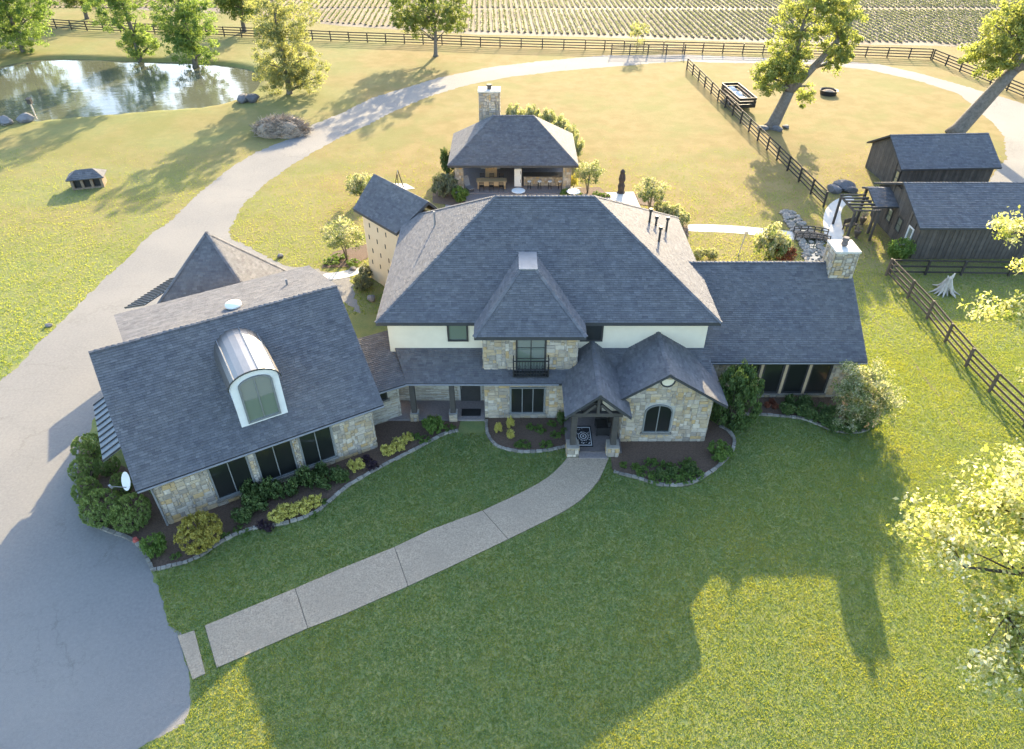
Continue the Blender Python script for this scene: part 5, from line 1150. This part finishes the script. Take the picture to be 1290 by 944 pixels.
# tree stump with roots
g = G(1189, 368); t = thing('tree_stump', 'weathered pale tree stump with spreading roots inside the pen', 'stump', g)
m = MB()
for k in range(16):
    a = k*6.283/16+R.uniform(-.15, .15); L_ = R.uniform(.6, 1.15); m.tube([(.12*math.cos(a), .12*math.sin(a), 1.0+R.uniform(-.1, .2)), (.3*math.cos(a), .3*math.sin(a), .55), (.55*L_*math.cos(a), .55*L_*math.sin(a), .2), (L_*math.cos(a), L_*math.sin(a), .0)], [.1, .12, .09, .03], 6, R.random())
m.build('roots', M['driftwood'], t, local=True)
m = MB(); m.tube([(0, 0, .3), (.05, 0, .9), (.3, .1, 1.5)], [.22, .16, .05], 8); m.tube([(0, 0, .8), (-.2, 0, 1.35)], [.12, .04], 6); m.build('stub', M['driftwood'], t, local=True)
# duck house
g = G(112, 238); t = thing('duck_house', 'small wooden animal shelter with three dark openings and hip roof', 'shelter', g, rz=math.radians(14))
t.rotation_euler = (0, 0, 0); dk = thing
A = math.radians(16); DU = Vector((math.cos(A), math.sin(A), 0)); DN = Vector((math.sin(A), -math.cos(A), 0)); DO = Vector((g[0], g[1], 0)); dp = lambda u, v, z: DO+DU*u-DN*v+ZV*z
m = MB(); m.prism([dp(-1.35, .0, 0), dp(1.35, .0, 0), dp(1.35, 1.5, 0), dp(-1.35, 1.5, 0)], ZV*.12); m.build('base', M['shelter'], t)
m = MB(); m.prism([dp(-1.3, .25, .12), dp(1.3, .25, .12), dp(1.3, 1.45, .12), dp(-1.3, 1.45, .12)], ZV*.85); m.build('dark_interior', M['black'], t)
for u in (-1.24, -.41, .41, 1.24): m = MB(); m.prism([dp(u-.11, .02, .12), dp(u+.11, .02, .12), dp(u+.11, .24, .12), dp(u-.11, .24, .12)], ZV*.85); m.build('divider', M['shelter'], t)
m = MB(); m.prism([dp(-1.35, .02, .85), dp(1.35, .02, .85), dp(1.35, .2, .85), dp(-1.35, .2, .85)], ZV*.15); m.build('lintel', M['shelter'], t)
for u in (-1.36, 1.31): m = MB(); m.prism([dp(u, .245, .12), dp(u+.05, .245, .12), dp(u+.05, 1.46, .12), dp(u, 1.46, .12)], ZV*.87); m.build('side_wall', M['shelter'], t)
c4 = [dp(-1.6, -.2, 1.0), dp(1.6, -.2, 1.0), dp(1.6, 1.7, 1.0), dp(-1.6, 1.7, 1.0)]; ra, rb = dp(-.7, .75, 1.6), dp(.7, .75, 1.6)
for poly in ([c4[0], c4[1], rb, ra], [c4[1], c4[2], rb], [c4[2], c4[3], ra, rb], [c4[3], c4[0], ra]): roof_plane(t, poly, .06, expo=.2)
# feeder post at the pond
t = thing('feeder_post', 'wooden post with a dark nest box at the pond edge', 'nest box', G(45, 147))
m = MB(); m.box(-.06, .06, -.06, .06, -.3, 1.5); m.build('post', M['driftwood'], t, local=True)
m = MB(); m.box(-.22, .22, -.2, .2, 1.45, 1.95); bx = m.build('box', M['beam'], t, local=True)
m = MB(); m.prism([(-.28, -.28, 1.96), (.28, -.28, 1.96), (.28, .25, 2.06), (-.28, .25, 2.06)], (0, 0, .04)); m.build('lid', M['beam'], bx, local=True)
# carved post behind the house
g = G(782, 243); t = thing('carved_post', 'dark carved wooden figure post on the dry grass behind the house', 'sculpture', g)
m = MB(); m.lathe((0, 0, 0), [(.3, 0), (.28, .3), (.34, .7), (.22, 1.0), (.33, 1.3), (.26, 1.7), (.2, 1.85), (.24, 2.05), (.05, 2.25)], 10); m.build('figure', M['bark_dark'], t, local=True)
m = MB(); m.lathe((0, 0, -.01), [(.42, 0), (.38, .12)], 10); m.build('base', M['bark_dark'], t, local=True)
t = thing('swing_frame', 'thin dark A-shaped metal stand on the small patio behind the rear wing', 'stand', G(503, 236))
for sx in (-.4, .4): m = MB(); m.bar((sx, 0, 0), (0, 0, 1.7), .07); m.build('leg', M['iron'], t, local=True)
m = MB(); m.bar((0, 0, 1.68), (.1, -1.0, 1.6), .06); m.build('arm', M['iron'], t, local=True)
m = MB(); m.bar((.1, -1.0, 1.6), (.1, -1.0, 0), .06); m.build('leg', M['iron'], t, local=True)
# utility trailer by the yard fence
fa, fb2 = Vector(G(898, 122)), Vector(G(928, 150)); td = (fb2-fa).normalized(); tn = Vector((-td.y, td.x, 0)); tn = tn if tn.x > 0 else -tn
t = thing('utility_trailer', 'black high-sided trailer with white load parked along the yard fence', 'trailer', tuple(fa)); L_ = 6.2; W_ = 2.0
tp = lambda u, v, z: fa+tn*.9+td*u+tn*v+ZV*z
m = MB(); m.prism([tp(0, 0, .5), tp(L_, 0, .5), tp(L_, W_, .5), tp(0, W_, .5)], ZV*.12); m.build('bed', M['black'], t)
for (a, b, nm) in (((0, 0), (L_, 0), 'side_panel'), ((0, W_), (L_, W_), 'side_panel'), ((0, 0), (0, W_), 'end_panel'), ((L_, 0), (L_, W_), 'end_panel')):
    for k in range(3): m = MB(); m.bar(tp(*a, .75+k*.36), tp(*b, .75+k*.36), .05, .33); m.build(nm, M['black'], t)
for u in (2.5, 3.6):
    for v in (-.15, W_+.15):
        m = MB(); m.tube([tp(u, v-.1, .38), tp(u, v+.1, .38)], .38, 14); wo = m.build('wheel', M['black'], t); m = MB(); m.tube([tp(u, v-.12, .38), tp(u, v+.12, .38)], .17, 10); m.build('hub', M['gutter'], wo)
m = MB(); m.bar(tp(-1.3, W_/2, .5), tp(0, W_/2, .55), .1); m.build('drawbar', M['black'], t)
t2 = thing('white_tarp', 'white sheets heaped in the black trailer', 'sheets', tuple(tp(L_/2, W_/2, .62)))
m = MB(); bmv = []
nu_, nv_ = 14, 7
for i in range(nu_+1):
    for j in range(nv_+1): bmv.append(tp(.15+(L_-.3)*i/nu_, .1+(W_-.2)*j/nv_, .66+.75*math.sin(math.pi*j/nv_)**.6*(.75+.3*math.sin(i*1.3))*(.9 if 0 < i < nu_ else .1)+R.uniform(-.05, .05)))
m.add(bmv, [(i*(nv_+1)+j, (i+1)*(nv_+1)+j, (i+1)*(nv_+1)+j+1, i*(nv_+1)+j+1) for i in range(nu_) for j in range(nv_)]); m.build('sheet', M['white'], t2)
t = thing('feed_trough', 'low black round trough on the dry grass by the forked tree', 'trough', G(1043, 119))
m = MB(); m.lathe((0, 0, 0), [(.95, 0), (1.05, .5), (1.1, .55), (.98, .5), (.9, .12)], 20); m.build('tub', M['black'], t, local=True)
m = MB(); m.lathe((0, 0, .3), [(.88, 0), (.5, .18), (.1, .3)], 14); m.build('feed', M['dead'], t, local=True)
# creek and footbridge
CREEK = smooth(G2([(986, 268), (996, 268), (1012, 285), (1034, 303), (1040, 335), (1018, 335), (1014, 308), (1000, 290)]), 2)
sheet('creek', CREEK, .045, M['water'])
def creek_stones():
    mbv = []; mb = MB(); pts = []
    P_ = np.array(CREEK); lo, hi = P_.min(0)-.8, P_.max(0)+.8
    for k in range(900):
        x, y = R.uniform(lo[0], hi[0]), R.uniform(lo[1], hi[1]); d = pdist(np.array([x]), np.array([y]), CREEK)[0]; i_ = pip(np.array([x]), np.array([y]), CREEK)[0]
        if (i_ and (d < .3 or R.random() < .2)) or (not i_ and d < .3):
            r_ = R.uniform(.12, .34); me = ROCKS[k % 5]; a = R.random()*6.28; o = len(mb.v); ca, sa = math.cos(a), math.sin(a)
            mb.add([(x+(v.co.x*ca-v.co.y*sa)*r_, y+(v.co.x*sa+v.co.y*ca)*r_, .06+v.co.z*r_*.55) for v in me.vertices], [tuple(p.vertices) for p in me.polygons], R.random())
    o = mb.build('creek_stones', M['edging'], kind='stuff'); tag(o, 'loose grey stones lining the small creek under the footbridge', 'stones')
ROCKS_HI = ROCKS; ROCKS = [rock_mesh(40+i, 1) for i in range(5)]; creek_stones()
t = thing('footbridge', 'small dark arched garden footbridge over the stony creek', 'bridge', G(1020, 300))
b0, b1 = Vector(G(1000, 298)), Vector(G(1043, 302)); bd = (b1-b0).normalized(); bn = Vector((-bd.y, bd.x, 0)); BL = (b1-b0).length
bz = lambda s: .12+.14*math.sin(math.pi*s)
npl = 14
for i in range(npl):
    s0, s1 = i/npl+.004, (i+1)/npl-.004; p, q = b0+bd*BL*s0+ZV*bz(s0), b0+bd*BL*s1+ZV*bz(s1)
    m = MB(); m.prism([p-bn*.6, q-bn*.6, q+bn*.6, p+bn*.6], ZV*.05, R.random()); m.build('plank', M['beam'], t)
for sg in (-.62, .62):
    for k in range(6): s = k/5; p = b0+bd*BL*s+bn*sg+ZV*bz(s); m = MB(); m.bar(p-ZV*.1, p+ZV*.5, .07); m.build('post', M['beam'], t)
    for dz in (.25, .47):
        for k in range(5): s, s2 = k/5, (k+1)/5; m = MB(); m.bar(b0+bd*BL*s+bn*sg*1.06+ZV*(bz(s)+dz), b0+bd*BL*s2+bn*sg*1.06+ZV*(bz(s2)+dz), .05, .07); m.build('handrail', M['beam'], t)
# garden lamp post near the bridge and red planter at the driveway border
t = thing('garden_stake', 'thin weathered stake in the grass behind the right wing', 'stake', G(930, 322))
m = MB(); m.bar((0, 0, 0), (.25, .1, 1.9), .07); m.build('stake', M['driftwood'], t, local=True); m = MB(); m.box(.15, .4, 0, .2, 1.85, 2.05); m.build('cap', M['driftwood'], t, local=True)
t = thing('red_marker', 'small red metal ornament on the stone border by the driveway', 'ornament', G(172, 683))
m = MB(); m.lathe((0, 0, 0), [(.12, 0), (.14, .12), (.09, .2), (.11, .26)], 10); m.build('body', mat('red_paint', (.45, .1, .08)), t, local=True)

# worn wheel track in the side lawn
def track(px, w_):
    P_ = [Vector(p) for p in smooth(G2(px), 2, False)]; l = []; r_ = []
    for i, p in enumerate(P_):
        d = (P_[min(i+1, len(P_)-1)]-P_[max(i-1, 0)]).normalized(); n = Vector((-d.y, d.x)); k = w_*R.uniform(.3, 1.2)*(0.15 if i in (0, len(P_)-1) else 1)
        l.append(tuple(p+n*k)); r_.append(tuple(p-n*k*R.uniform(.4, 1.2)))
    sheet('worn_track', l+r_[::-1], .008, M['ridge'])
track([(1140, 440), (1152, 458), (1166, 478), (1176, 492), (1188, 505)], .11); track([(1196, 516), (1206, 530), (1214, 542)], .09); track([(1098, 398), (1110, 412), (1122, 424)], .07)
# ------------------------------------------------------------------ lawn grass
def lawn():
    excl = [DRIVE, WALK, SLAB2, PATIO, CREEK]+PP+list(BP.values())
    gpoly = lambda *a: [tuple(gp(u, v, 0))[:2] for u, v in a]
    excl += [gpoly((.6, .5), (11.4, .5), (11.4, 9.7), (.6, 9.7)), [(-6.8, 30), (10.7, 30), (10.7, 43.4), (-6.8, 43.4)], [(10, 32.1), (19.6, 32.1), (19.6, 41.8), (10, 41.8)], [(2.9, 27), (10.6, 27), (10.6, 31), (2.9, 31)], [(-8.6, 29), (-1.5, 29), (-1.5, 33), (-8.6, 33)], [(31, 48.9), (45, 48.9), (45, 57), (31, 57)]]
    V = []; Rn = []
    for (xa, xb, ya, yb, dens, sz) in ((-17, 27, 7, 27, 460, 1.0), (-9, 34, 27, 37, 350, 1.1), (19.5, 40, 37, 47, 190, 1.3), (-62, -12, 30, 78, 80, 1.5), (-12, 19.5, 41, 78, 80, 1.5), (19.5, 60, 47, 78, 80, 1.5)):
        n = int((xb-xa)*(yb-ya)*dens); x = NR.uniform(xa, xb, n); y = NR.uniform(ya, yb, n)
        k = np.abs(x) < (y*.62+24)*.9; x, y = x[k], y[k]
        bad = NR.random(len(x)) > np.clip((76-y)/40, 0, 1)**1.6
        for p in excl:
            bb = np.array(p); m_ = (x > bb[:, 0].min()) & (x < bb[:, 0].max()) & (y > bb[:, 1].min()) & (y < bb[:, 1].max()); sub = np.where(m_ & ~bad)[0]
            if len(sub): bad[sub] = pip(x[sub], y[sub], p)
        x, y = x[~bad], y[~bad]; n = len(x)
        patch = .5+.2*np.sin(x*.7+np.sin(y*.9)*1.3)*np.sin(y*.55+x*.2)+.14*np.sin(x*1.9+np.sin(y*1.3)*2+1)*np.sin(y*1.7+np.sin(x*.8))+.14*np.sin(x*.31+2)*np.sin(y*.27+np.sin(x*.4))
        for b in range(2):
            a = NR.random(n)*6.283; h = (.03+.04*NR.random(n))*sz*(.8+.5*patch); wd = (.008+.011*NR.random(n))*sz; ln = NR.normal(0, .035, (n, 2))*sz
            bx = x+NR.normal(0, .02, n); by = y+NR.normal(0, .02, n)
            q = np.stack([np.stack([bx-np.cos(a)*wd, by-np.sin(a)*wd, np.zeros(n)], -1), np.stack([bx+np.cos(a)*wd, by+np.sin(a)*wd, np.zeros(n)], -1), np.stack([bx+ln[:, 0], by+ln[:, 1], h], -1)], 1)
            V.append(q.reshape(-1, 3)); Rn.append(np.clip(.12+.6*patch+NR.normal(0, .15, n), 0, 1))
    V = np.concatenate(V); Rn = np.concatenate(Rn); print('grass blades', len(Rn))
    o = bpy.data.objects.new('lawn_grass', npmesh('lawn_grass', V, 3, Rn, M['grass'])); link(o); tag(o, 'short mown grass covering the lawns around the house', 'grass', kind='stuff')
lawn()
